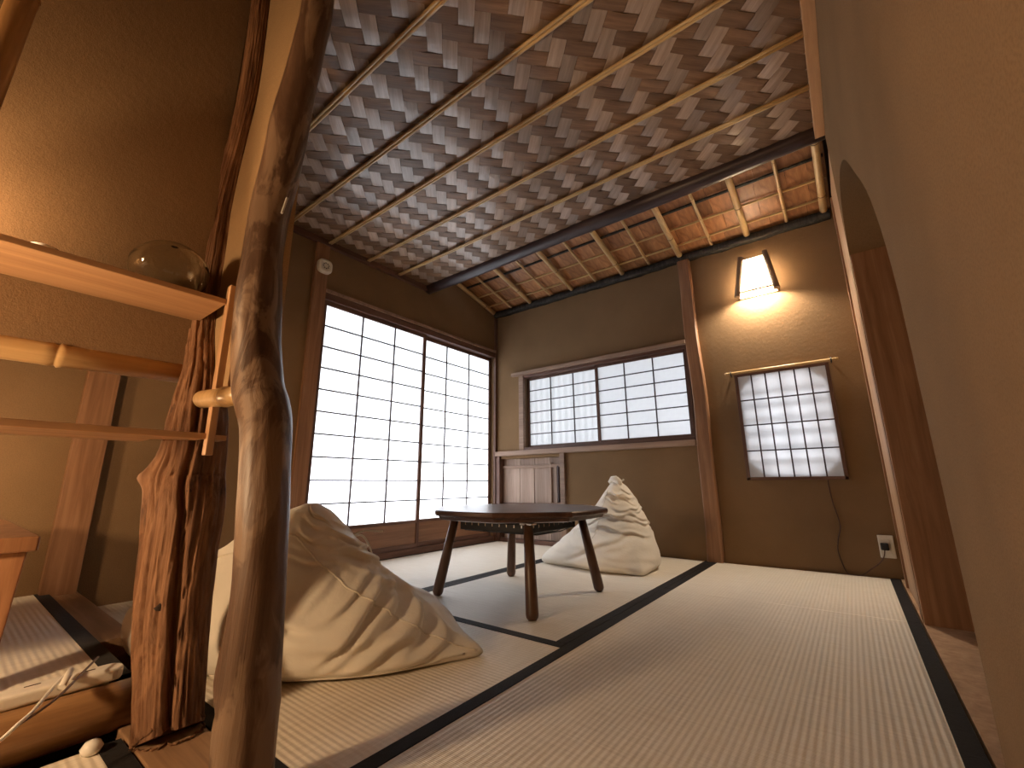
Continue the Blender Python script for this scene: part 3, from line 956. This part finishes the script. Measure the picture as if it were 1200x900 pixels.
# rough trunk beside the alcove
rows = [(0, 298, 318), (100, 284, 306), (163, 271, 291), (200, 260, 283), (250, 247, 274), (290, 239, 270), (340, 231, 262), (395, 224, 256), (430, 221, 258), (470, 212, 263), (500, 206, 265),
        (530, 200, 264), (560, 190, 262), (600, 186, 262), (650, 180, 253), (700, 174, 247), (750, 171, 242), (800, 170, 238), (855, 168, 235)]
TR = post_rows(rows, -2.872)
TR.append((TR[-1][0] + 0.004, -2.872, 0.003, TR[-1][3] * 1.05))
TR.insert(0, (TR[0][0] - 0.005, -2.872, 2.28, TR[0][3]))
tr = smoothed(TR, 12)
view_a = math.atan2(CAM.y + 2.85, CAM.x - 1.38)          # direction of the camera seen from the trunk
def trunk_jit(i, a):
    p = tr[i]
    tw = 0.35 * p[2]                                      # grain twists slowly
    th = a + tw
    v = Vector((math.cos(th) * 2.2, math.sin(th) * 2.2, p[2] * 1.1))
    j = 1.0 + 0.10 * mnoise.noise(v)
    v2 = Vector((math.cos(th) * 7, math.sin(th) * 7, p[2] * 1.6))
    r2 = mnoise.noise(v2); j += 0.075 * r2
    v3 = Vector((math.cos(th) * 19, math.sin(th) * 19, p[2] * 3.0)); j += 0.055 * mnoise.noise(v3)
    v4 = Vector((math.cos(th) * 6, math.sin(th) * 6, p[2] * 14)); j += 0.025 * mnoise.noise(v4)
    v5 = Vector((math.cos(th) * 11, math.sin(th) * 11, p[2] * 1.2 + 5)); j -= 0.09 * max(0, 1 - abs(mnoise.noise(v5)) / 0.10)
    return j
tk = thing('rough_trunk_post', (TR[-1][0], -2.872, 0), 'rough split reddish tree trunk post standing beside the raised alcove mat', 'post')
mb = MB(); mb.tube([q[:3] for q in tr], [q[3] for q in tr], 180, True, True, trunk_jit)
# world-space sculpting of the trunk: groove, knots and a broken branch stub
vv = [Vector(p) for p in mb.v]
def axis_at(z):
    best = min(range(len(tr)), key=lambda i: abs(tr[i][2] - z)); return tr[best]
rightv = Vector((_r.x, _r.y, 0)).normalized(); toward = Vector((CAM.x - 1.38, CAM.y + 2.85, 0)).normalized()
for i, p in enumerate(vv):
    ax = axis_at(p.z); rel = Vector((p.x - ax[0], p.y - ax[1], 0)); rr = rel.length
    if rr < 1e-5: continue
    s_ = rel.dot(rightv) / ax[3]; front = rel.dot(toward) > 0
    if front and p.z < 1.0:
        g = 0.56 + 0.06 * math.sin(p.z * 9)
        depth = 0.38 * math.exp(-((s_ - g) / 0.085) ** 2) * (1 - max(0, p.z - 0.7) / 0.3 if p.z > 0.7 else 1)
        depth += 0.12 * math.exp(-((s_ + 0.35 - 0.06 * math.sin(p.z * 6)) / 0.05) ** 2)
        p.x -= rel.x / rr * ax[3] * depth; p.y -= rel.y / rr * ax[3] * depth
knots = [((262, 597), 0.020, 0.030), ((184, 560), 0.034, 0.024), ((222, 575), 0.014, 0.020), ((187, 712), -0.020, 0.014), ((172, 640), -0.006, 0.02)]
for (uv, amp, wd) in knots:
    c = pix_on_y(uv[0], uv[1], -2.935)
    for i, p in enumerate(vv):
        d2_ = (p - c).length_squared
        if d2_ < (3.2 * wd) ** 2:
            ax = axis_at(p.z); rel = Vector((p.x - ax[0], p.y - ax[1], 0)).normalized()
            p += rel * (amp * math.exp(-d2_ / (wd * wd)))
mb.v = [tuple(p) for p in vv]
mb.build('trunk', 'trunk', tk)
for (u, v, r_, dy) in ((187, 712, 0.0080, 0.93), (222, 575, 0.0050, 0.95)):
    c = on_post(u, v, tr, dy); d_ = (CAM - c).normalized()
    MB().tube([c - d_ * 0.02, c + d_ * 0.002, c + d_ * 0.006], [r_ * 1.3, r_, r_ * .4], 9, True, True, lambda i, a: 1 + .25 * math.sin(3 * a + 1)).build('knot', 'backing', tk)

# short wall between the two posts, and the hanging wall over the alcove
zsl = 0.735
sleeve = MB()
edge = [(q[0] + 0.55 * q[3], q[2]) for q in tr if zsl < q[2] < 2.30]
sleeve.prism([(edge[-1][0], zsl), (1.66, zsl), (1.66, 2.30)] + edge, 'y', -2.858, -2.820)
struct(sleeve.build('wall_short', 'sleeve'))
struct(MB().box(0.0, 1.262, -2.850, -2.80, 1.25, 2.60).build('wall_over_step', 'plaster'))
struct(MB().box(1.262, 1.300, YE, -2.895, 0.815, 2.60).build('wall_hanging', 'plaster'))
struct(MB().box(1.40, W, -2.85, -2.81, 2.205, 2.60).build('wall_over_opening', 'plaster'))

# bamboo rails
br = thing('bamboo_rail', (1.285, -3.4, 0.80), 'thick pale bamboo rail under the hanging alcove wall', 'rail')
bamboo_pole('pole', 'bam_rail', (1.285, -2.885, 0.817), (1.285, -4.6, 0.79), 0.027, br, 0.40, 24, 0.265)
bs = thing('bamboo_stub', (1.45, -2.86, 0.71), 'short pale bamboo length under the narrow wall between trunk and log', 'rail')
a, b = pix_on_y(238, 468, -2.888), pix_on_y(292, 462, -2.888)
bamboo_pole('pole', 'bam_rail', a, b, 0.0225, bs, 0.2, 24, 0.155)
MB().tube([a + (a - b).normalized() * t for t in (0, .006, .011, .0145)], [0.0225, 0.0205, 0.015, 0.004], 24).build('rounded_end', 'bam_rail', bs)

# round log sill at the front of the alcove
ks = thing('log_sill', (1.335, -3.4, 0), 'polished round log sill along the front of the raised alcove mat', 'sill')
pts = []; rad = []
for k in range(30):
    y = -2.90 - 1.7 * k / 29
    pts.append((1.338 + 0.004 * math.sin(y * 5), y, 0.037)); rad.append(0.050 + 0.002 * math.sin(y * 7))
MB().tube(pts, rad, 28).build('log', 'kamachi', ks)

# ------------------------------------------------------------------ hanging shelf
hs = thing('hanging_shelf', (1.4, -3.3, 0.6), 'two-board cedar wall shelf with a thin upright hanger beside the trunk', 'shelf')
MB().box(1.301, 1.500, -3.55, -2.893, 0.968, 0.982).build('shelf_board', 'shelf', hs, bevel=0.0015)
MB().prism([(1.301, -3.55), (1.500, -3.55), (1.500, -2.893), (1.445, -2.893), (1.40, -2.972), (1.301, -2.972)], 'z', 0.623, 0.637).build('shelf_board', 'shelf', hs, bevel=0.0015)
box('hanger_stick', 'shelf_edge', 1.487, 1.511, -2.892, -2.876, 0.585, 1.020, hs, 0.0015)
box('cross_peg', 'shelf_edge', 1.490, 1.506, -2.876, -2.855, 0.945, 0.962, hs, 0.001)
box('cross_peg', 'shelf_edge', 1.455, 1.505, -2.876, -2.850, 0.622, 0.634, hs, 0.001)

# glass bowl on the shelf
R0 = 0.079
prof = []
for k in range(25):
    t = PI * (0.045 + 0.9545 * k / 24)
    prof.append((R0 * 1.06 * math.sin(t), R0 * 0.92 * (1 - math.cos(t)) - R0 * 0.04))
outer = prof; inner = [(max(0.0004, r - 0.0018), z - 0.0018 * (1 if z > R0 else -1)) for r, z in prof]
z00 = outer[0][1]
pp = [(0.0005, 0.0)] + [(r, z - z00) for r, z in outer] + [(r, z - z00) for r, z in reversed(inner)] + [(0.0005, 0.003)]
g_ = MB().lathe((1.395, -2.995, 0.9825), pp, 48).build('glass_globe', 'glass')
tag(g_, 'clear round glass globe on the upper cedar shelf', 'globe')
cb = MB().lathe((1.445, -3.215, 0.9825), [(0.0005, 0.0), (0.010, 0.0), (0.019, 0.009), (0.022, 0.017), (0.0205, 0.017), (0.017, 0.010), (0.0005, 0.004)], 32).build('ceramic_cup', 'ceramic')
tag(cb, 'small white ceramic cup on the upper shelf left of the glass globe', 'cup')

# tall bamboo pole at the far left
bp = thing('bamboo_pole', (1.60, -3.335, 0), 'slim upright bamboo pole in the top left corner before the alcove', 'pole')
a, b = Vector((1.568, -3.348, 0.60)), Vector((1.676, -3.297, 2.35))
bamboo_pole('pole', 'bam_z', b, a, 0.019, bp, 0.34, 20, 0.27)

# wooden stand on the alcove mat
st = thing('wooden_stand', (1.0, -3.3, ZA), 'red cedar stand with a thick top on the alcove mat at the left edge', 'stand')
sx, sy = 0.98, -3.098
box('top', 'stand', 0.36, 1.22, -3.62, sy, 0.372, 0.405, st, 0.004)
for (x, y) in ((1.165, -3.15), (0.42, -3.15), (1.165, -3.57), (0.42, -3.57)):
    vs = []
    for z, h_ in ((ZA + .002, 0.026), (0.372, 0.038)):
        vs += [(x - h_, y - h_, z), (x + h_, y - h_, z), (x + h_, y + h_, z), (x - h_, y + h_, z)]
    MB().add(vs, [(0, 3, 2, 1), (4, 5, 6, 7), (0, 1, 5, 4), (1, 2, 6, 5), (2, 3, 7, 6), (3, 0, 4, 7)]).build('leg', 'stand', st, bevel=0.003)
    box('foot', 'stand', x - 0.033, x + 0.033, y - 0.033, y + 0.033, ZA + .002, ZA + 0.02, st, 0.003)

# frosted globe lamps just beyond the left edge of the frame
def globe_lamp(x, y, z, stem, r, watts, label):
    t = thing('globe_lamp', (x, y, z), label, 'lamp')
    MB().lathe((x, y, z), [(0.0005, 0), (0.045, 0), (0.045, 0.010), (0.010, 0.016), (0.008, stem), (0.0005, stem)], 24).build('base', 'leg', t)
    m_ = lamp_glow('lit_globe', watts / (4 * PI * PI * r * r))
    MT['globe'] = m_
    MB().lathe((x, y, z + stem), [(max(0.0005, r * math.sin(PI * k / 12)), r - r * math.cos(PI * k / 12)) for k in range(13)], 20).build('globe', 'globe', t)
globe_lamp(0.47, -3.46, 0.407, 0.10, 0.040, ALCOVE_W, 'small frosted globe lamp glowing on the cedar stand past the left edge')
globe_lamp(1.435, -3.46, 0.984, 0.045, 0.030, SHELF_W, 'small frosted globe lamp glowing at the left end of the upper shelf')
globe_lamp(1.54, -3.86, 0.002, 0.58, 0.050, FLOOR_W, 'slim floor lamp with frosted globe in the ante-room past the left edge')

# power strip and cables on the alcove mat
ps = thing('power_strip', (1.27, -3.05, ZA), 'white power strip lying along the round log sill', 'power strip')
mb = MB(); vs = []; pr = 0.017
P0, P1 = Vector((1.300, -2.925, 0.089)), Vector((1.335, -3.60, 0.089))
dv = (P1 - P0).normalized(); sv = Vector((dv.y, -dv.x, 0))
outl = []
for k in range(9):
    a = PI / 2 + PI * k / 8
    outl.append(P0 + dv * (0.024 - 0.024 * math.sin(PI * k / 8)) + sv * (0.026 * math.sin(a)))
outl += [P1 - sv * 0.026, P1 + sv * 0.026]
n = len(outl)
vs = [(p.x, p.y, ZA + 0.0015) for p in outl] + [(p.x, p.y, ZA + 0.028) for p in outl]
mb.add(vs, [tuple(reversed(range(n))), tuple(range(n, 2 * n))] + [(i, (i + 1) % n, n + (i + 1) % n, n + i) for i in range(n)])
mb.build('body', 'white', ps, bevel=0.006, seg=3)
for k in range(5):
    c = P0 + dv * (0.06 + 0.085 * k)
    MB().beam(Vector((c.x, c.y, ZA + 0.0277)) - dv * 0.012 + sv * 0.007, Vector((c.x, c.y, ZA + 0.0277)) + dv * 0.012 + sv * 0.007, 0.004, 0.002).build('slot', 'node', ps)

cc = thing('charging_cable', (1.36, -3.1, ZA), 'white charging cable with two leads curling over the log sill', 'cable')
def atz(u, v, z):
    d = _f + _r * ((u - 600) / F_PX) - _u * ((v - 450) / F_PX)
    return CAM + d * ((z - CAM.z) / d.z)
MB().tube(smoothed([atz(-25, 885, 0.10), atz(0, 868, 0.105), atz(22, 848, 0.118), atz(40, 832, 0.122), atz(62, 806, 0.124), atz(83, 785, 0.126)], 6), 0.0032, 8).build('lead', 'white', cc)
MB().tube(smoothed([atz(22, 849, 0.116), atz(45, 834, 0.120), atz(70, 815, 0.124), atz(95, 790, 0.13), atz(115, 770, 0.135)], 6), 0.0024, 8).build('lead', 'leg', cc)
a = atz(83, 785, 0.126); b = atz(72, 806, 0.122)
MB().tube([a, a * .7 + b * .3, b], [0.0055, 0.0065, 0.006], 12).build('connector', 'white', cc)
pg = MB().lathe(atz(106, 884, 0.0), [(0.0005, 0), (0.014, 0.002), (0.018, 0.012), (0.012, 0.022), (0.0005, 0.026)], 20).build('pebble', 'ceramic')
tag(pg, 'small pale round stone on the floor below the log sill', 'stone')

# ------------------------------------------------------------------ low round table
tb = thing('low_table', (1.366, -1.466, 0), 'dark low round table with facetted edge and four splayed legs', 'table')
cxT, cyT, zT = 1.366, -1.466, 0.400
def facet_outline(r, n=8, k=5, rnd=0.35, rot=0.0):
    pts = []
    N = n * k
    for i in range(N):
        a = 2 * PI * i / N + rot
        s = (a - rot) % (2 * PI / n) - PI / n
        rp = r * math.cos(PI / n) / math.cos(s)
        rr = rp * (1 - rnd) + r * 0.985 * rnd
        pts.append((cxT + rr * math.cos(a), cyT + rr * math.sin(a)))
    return pts
RT = 0.440
mb = MB(); rings = [(RT - 0.03, 0.0), (RT - 0.006, 0.003), (RT, 0.010), (RT, 0.022), (RT - 0.004, 0.0268)]
N = 40; vs = []; fs = []
for r, dz in rings:
    vs += [(p[0], p[1], zT - 0.027 + dz) for p in facet_outline(r, rot=PI / 8)]
for i in range(len(rings) - 1):
    for k in range(N):
        fs.append((i * N + k, i * N + (k + 1) % N, (i + 1) * N + (k + 1) % N, (i + 1) * N + k))
fs.append(tuple(reversed(range(N)))); fs.append(tuple(range((len(rings) - 1) * N, len(rings) * N)))
mb.add(vs, fs).build('tabletop', 'table', tb)
ap = MB(); vs = []; fs = []
for r, dz in ((0.420, -0.027), (0.414, -0.040), (0.372, -0.047), (0.34, -0.047), (0.34, -0.027)):
    vs += [(p[0], p[1], zT + dz) for p in facet_outline(r, rot=PI / 8)]
for i in range(4):
    for k in range(N):
        fs.append((i * N + k, i * N + (k + 1) % N, (i + 1) * N + (k + 1) % N, (i + 1) * N + k))
ap.add(vs, fs).build('apron', 'table', tb)
for (fx, fy) in ((1.071, -1.725), (1.660, -1.777), (1.656, -1.196), (1.084, -1.165)):
    tx, ty = fx + (cxT - fx) * 0.20, fy + (cyT - fy) * 0.20
    aP, bP = Vector((fx, fy, 0.002)), Vector((tx, ty, zT - 0.047))
    pts = [aP + (bP - aP) * t for t in (0, 0.03, 0.06, 0.5, 1.0)]
    lg = MB().tube(pts, [0.016, 0.0235, 0.0255, 0.0230, 0.0195], 20).build('leg', 'leg', tb)
    MB().beam(bP + Vector((-.03, 0, -0.004)), bP + Vector((.03, 0, -0.004)), 0.04, 0.007).build('bracket', 'metal', lg)
ht = MB().box(cxT - 0.205, cxT + 0.205, cyT - 0.205, cyT + 0.205, zT - 0.100, zT - 0.030).build('heater_box', 'black', tb, bevel=0.006)
for k in range(16):
    t = -0.18 + 0.36 * k / 15
    MB().tube([(cxT + t, cyT - 0.195, zT - 0.101), (cxT + t, cyT - 0.10, zT - 0.112), (cxT + t, cyT + 0.10, zT - 0.112), (cxT + t, cyT + 0.195, zT - 0.101)], 0.0025, 6).build('grille_wire', 'black', ht)
for k in range(9):
    t = -0.17 + 0.042 * k
    box('vent_slot', 'metal', cxT + 0.2048, cxT + 0.2062, cyT + t, cyT + t + 0.006, zT - 0.076, zT - 0.064, ht, 0)
    box('vent_slot', 'metal', cxT + t, cxT + t + 0.006, cyT - 0.2062, cyT - 0.2048, zT - 0.076, zT - 0.064, ht, 0)

# ------------------------------------------------------------------ beanbags: closed canvas shells, measured outline rings with folds pressed into them
def cubic_periodic(vals, th):
    n = len(vals); x = (th / (2 * PI) * n) % n; i = np.floor(x).astype(int); t = x - i
    v = np.array(vals); p0, p1, p2, p3 = v[(i - 1) % n], v[i % n], v[(i + 1) % n], v[(i + 2) % n]
    return 0.5 * (2 * p1 + (-p0 + p2) * t + (2 * p0 - 5 * p1 + 4 * p2 - p3) * t ** 2 + (-p0 + 3 * p1 - 3 * p2 + p3) * t ** 3)


class Bag:
    def __init__(self, centre, zk, rad, corners, folds, lean=(0, 0), nt=260, nz=110, seed=1):
        self.c = Vector(centre); d = Vector((self.c.x - CAM.x, self.c.y - CAM.y, 0)).normalized()
        self.R = Vector((-d.y, d.x, 0)) * -1; self.T = -d
        if self.R.dot(_r) < 0: self.R = -self.R
        rng = np.random.RandomState(seed)
        th = np.linspace(0, 2 * PI, nt, endpoint=False)
        ztop = zk[-1]
        u = np.linspace(0, 1, nz)
        zz = ztop * (1 - (1 - u) ** 1.35)
        zz[0] = 0.0
        G = np.zeros((nz, nt)); Rk = np.array(rad, float)          # directions x heights
        for j, z in enumerate(zz):
            ring = [np.interp(z, zk, Rk[k]) for k in range(len(Rk))]
            G[j] = cubic_periodic(ring, th)
        # soften the piecewise profile
        for _ in range(6):
            G[1:-1] = 0.25 * G[:-2] + 0.5 * G[1:-1] + 0.25 * G[2:]
        k = (zz < 0.03)
        G *= (1 - 0.10 * np.clip(1 - zz / 0.035, 0, 1) ** 2)[:, None]
        dth = lambda a: (th - math.radians(a) + PI) % (2 * PI) - PI
        for (a, amp, wd, hz) in corners:
            G += amp * np.exp(-np.abs(dth(a) / math.radians(wd)) ** 1.35)[None, :] * np.exp(-(zz / hz) ** 1.3)[:, None]
        D = np.zeros_like(G)
        TH, ZZ = np.meshgrid(th, zz)
        self.creases = []
        for (n, a0, a1, z0, z1, slope, amp, wid, length, curv) in folds:
            for _ in range(n):
                ac = math.radians(rng.uniform(a0, a1)); zc = rng.uniform(z0, z1)
                sl = slope + rng.uniform(-0.05, 0.05); ln = math.radians(length * rng.uniform(0.6, 1.3)); w_ = wid * rng.uniform(0.7, 1.35)
                A = amp * rng.uniform(0.5, 1.25); cv = curv * rng.uniform(0.4, 1.4)
                x = (TH - ac + PI) % (2 * PI) - PI
                zf = zc + sl * x + cv * x * x + 0.006 * np.sin(x * 9 + ac * 7)
                y = (ZZ - zf) / w_
                e = np.exp(-(x / ln) ** 4)
                D += A * e * (-np.exp(-y * y * 2.2) + 0.75 * np.exp(-((y - 1.25) / 0.8) ** 2))
        fade = np.clip((zz - 0.004) / 0.03, 0, 1)[:, None] * np.clip((ztop - ZZ) / 0.03, 0, 1)
        D *= fade
        G = np.maximum(G + D, 0.004)
        self.th, self.zz, self.G = th, zz, G
        self.lean = lean
        P = []
        for j in range(nz):
            for i in range(nt):
                P.append(self.pt(G[j, i], th[i], zz[j]))
        F = []
        for j in range(nz - 1):
            for i in range(nt):
                F.append((j * nt + i, j * nt + (i + 1) % nt, (j + 1) * nt + (i + 1) % nt, (j + 1) * nt + i))
        F.append(tuple(reversed(range(nt)))); F.append(tuple((nz - 1) * nt + i for i in range(nt)))
        self.P, self.F = P, F

    def pt(self, r, a, z):
        k = z / self.zz[-1]
        p = self.c + self.R * (r * math.cos(a) + self.lean[0] * k) + self.T * (r * math.sin(a) + self.lean[1] * k)
        return (p.x, p.y, 0.004 + z)

    def on(self, deg, z, off=0.0):
        j = min(int(np.searchsorted(self.zz, z)), len(self.zz) - 1)
        i = int(round(deg / 360 * len(self.th))) % len(self.th)
        return self.pt(self.G[j, i] + off, self.th[i], self.zz[j])

    def shell(self, parent):
        return MB().add(self.P, self.F, True).build('canvas_shell', 'bag', parent)

    def seam(self, path, parent, r=0.0028):
        MB().tube([self.on(a, z, 0.0005) for a, z in smoothed(path, 10)], r, 8).build('seam', 'cordw', parent)


far = thing('beanbag', (1.40, -0.42, 0), 'cream canvas beanbag with a tied peak, against the back wall behind the low table', 'beanbag', None)
zk = [0, .05, .10, .15, .20, .28, .36, .44, .49, .528]
rf = [[.245, .255, .255, .245, .23, .20, .16, .112, .075, .022], [.33, .335, .32, .285, .245, .20, .155, .107, .07, .022], [.40, .405, .375, .32, .25, .19, .142, .10, .065, .022], [.39, .395, .365, .315, .26, .20, .145, .10, .06, .022],
      [.49, .475, .42, .36, .30, .215, .14, .085, .05, .022], [.39, .39, .37, .32, .27, .20, .14, .09, .06, .022], [.33, .34, .34, .31, .27, .21, .16, .11, .07, .022], [.29, .30, .31, .29, .26, .21, .16, .11, .07, .022]]
fb_ = Bag((1.40, -0.42, 0), zk, rf, [(72, .095, 13, .055), (168, .055, 12, .05)],
          [(22, 20, 120, .17, .46, 0.02, .0085, .0125, 36, 0.015), (9, 350, 60, .05, .30, -0.10, .0095, .016, 30, -0.03), (12, 120, 172, .14, .34, 0.10, .0065, .011, 14, 0.02), (5, 60, 160, .02, .12, 0.0, .006, .025, 40, 0.02), (12, 200, 340, .1, .42, 0, .008, .015, 30, 0)], (0.02, -0.02), seed=4)
fb_.shell(far)
fb_.seam([(128, .46), (126, .36), (124, .27), (122, .17)], far, 0.0024)
tip = Vector(fb_.on(80, .52))
tp = Vector((tip.x - 0.02, tip.y + 0.02, 0.535))
MB().tube([tp + Vector((-.030, 0, -.022)), tp + Vector((-.012, -.004, .004)), tp + Vector((.016, -.012, .002)), tp + Vector((.040, -.020, -.014)), tp + Vector((.046, -.022, -.040))], [0.020, 0.024, 0.026, 0.022, 0.012], 14, True, True, lambda i, a: 1 + 0.16 * math.sin(a * 5 + i)).build('tied_end', 'bag', far)
MB().tube([tp + Vector((.030, -.02, -.012)), tp + Vector((.055, -.012, -.006)), tp + Vector((.070, -.006, .006))], [0.006, 0.005, 0.006], 8).build('drawstring', 'cordw', far)

near = thing('beanbag', (1.20, -2.40, 0), 'large cream canvas beanbag slumped behind the two rough posts, seen from its back', 'beanbag', None)
zk = [0, .05, .10, .15, .20, .26, .32, .38, .42, .447]
rn = [[.45, .46, .42, .33, .25, .19, .145, .10, .065, .02], [.50, .47, .42, .37, .31, .24, .17, .115, .07, .02], [.36, .385, .385, .355, .31, .245, .18, .12, .07, .02], [.33, .36, .365, .345, .31, .25, .19, .125, .075, .02],
      [.44, .50, .515, .505, .46, .36, .26, .17, .095, .02], [.40, .42, .42, .39, .34, .27, .20, .13, .075, .02], [.36, .37, .36, .32, .27, .21, .155, .105, .065, .02], [.39, .40, .37, .31, .25, .19, .14, .095, .06, .02]]
nb = Bag((1.20, -2.40, 0), zk, rn, [(35, .135, 10, .055)],
         [(19, 36, 80, .04, .22, -0.20, .0115, .018, 22, 0.03), (6, 25, 60, .14, .28, 0.10, .010, .020, 26, -0.05), (12, 10, 110, .25, .42, 0.06, .0085, .013, 30, -0.02), (6, 340, 30, .06, .16, 0.08, .012, .018, 20, 0.0), (5, 75, 150, .05, .25, 0.04, .004, .035, 30, 0.0), (8, 170, 340, .06, .36, 0, .009, .02, 30, 0)], (-0.045, 0.0), seed=11)
nb.shell(near)
nb.seam([(118, .36), (100, .335), (84, .28), (70, .215), (58, .155), (48, .095), (41, .045), (37, .012)], near)
nb.seam([(40, .012), (60, .010), (85, .010), (110, .010), (140, .010)], near, 0.003)
def along(pts): return [Vector(p) for p in smoothed(pts, 8)]
q = Vector(nb.on(8, .335)); mid = nb.R * 0.05
MB().tube(along([q, q + nb.R * .03 + Vector((0, 0, .012)), q + nb.R * .075 + Vector((0, 0, .010)), q + nb.R * .10 + Vector((0, 0, .008))]), 0.0032, 8).build('drawstring', 'cordw', near)
MB().tube(along([q + Vector((0, 0, -.006)), q + nb.R * .030 + Vector((0, 0, -.004)), q + nb.R * .060 + Vector((0, 0, -.050)), q + nb.R * .080 + Vector((0, 0, -.13)), q + nb.R * .082 + Vector((0, 0, -.20))]), 0.0032, 8).build('drawstring', 'cordw', near)
q = Vector(nb.on(150, .315, .002)); q2 = Vector(nb.on(172, .27, .004)); q3 = Vector(nb.on(184, .235, .006))
MB().tube(along([q, q2, q3]), 0.0034, 8).build('drawstring', 'cordw', near)
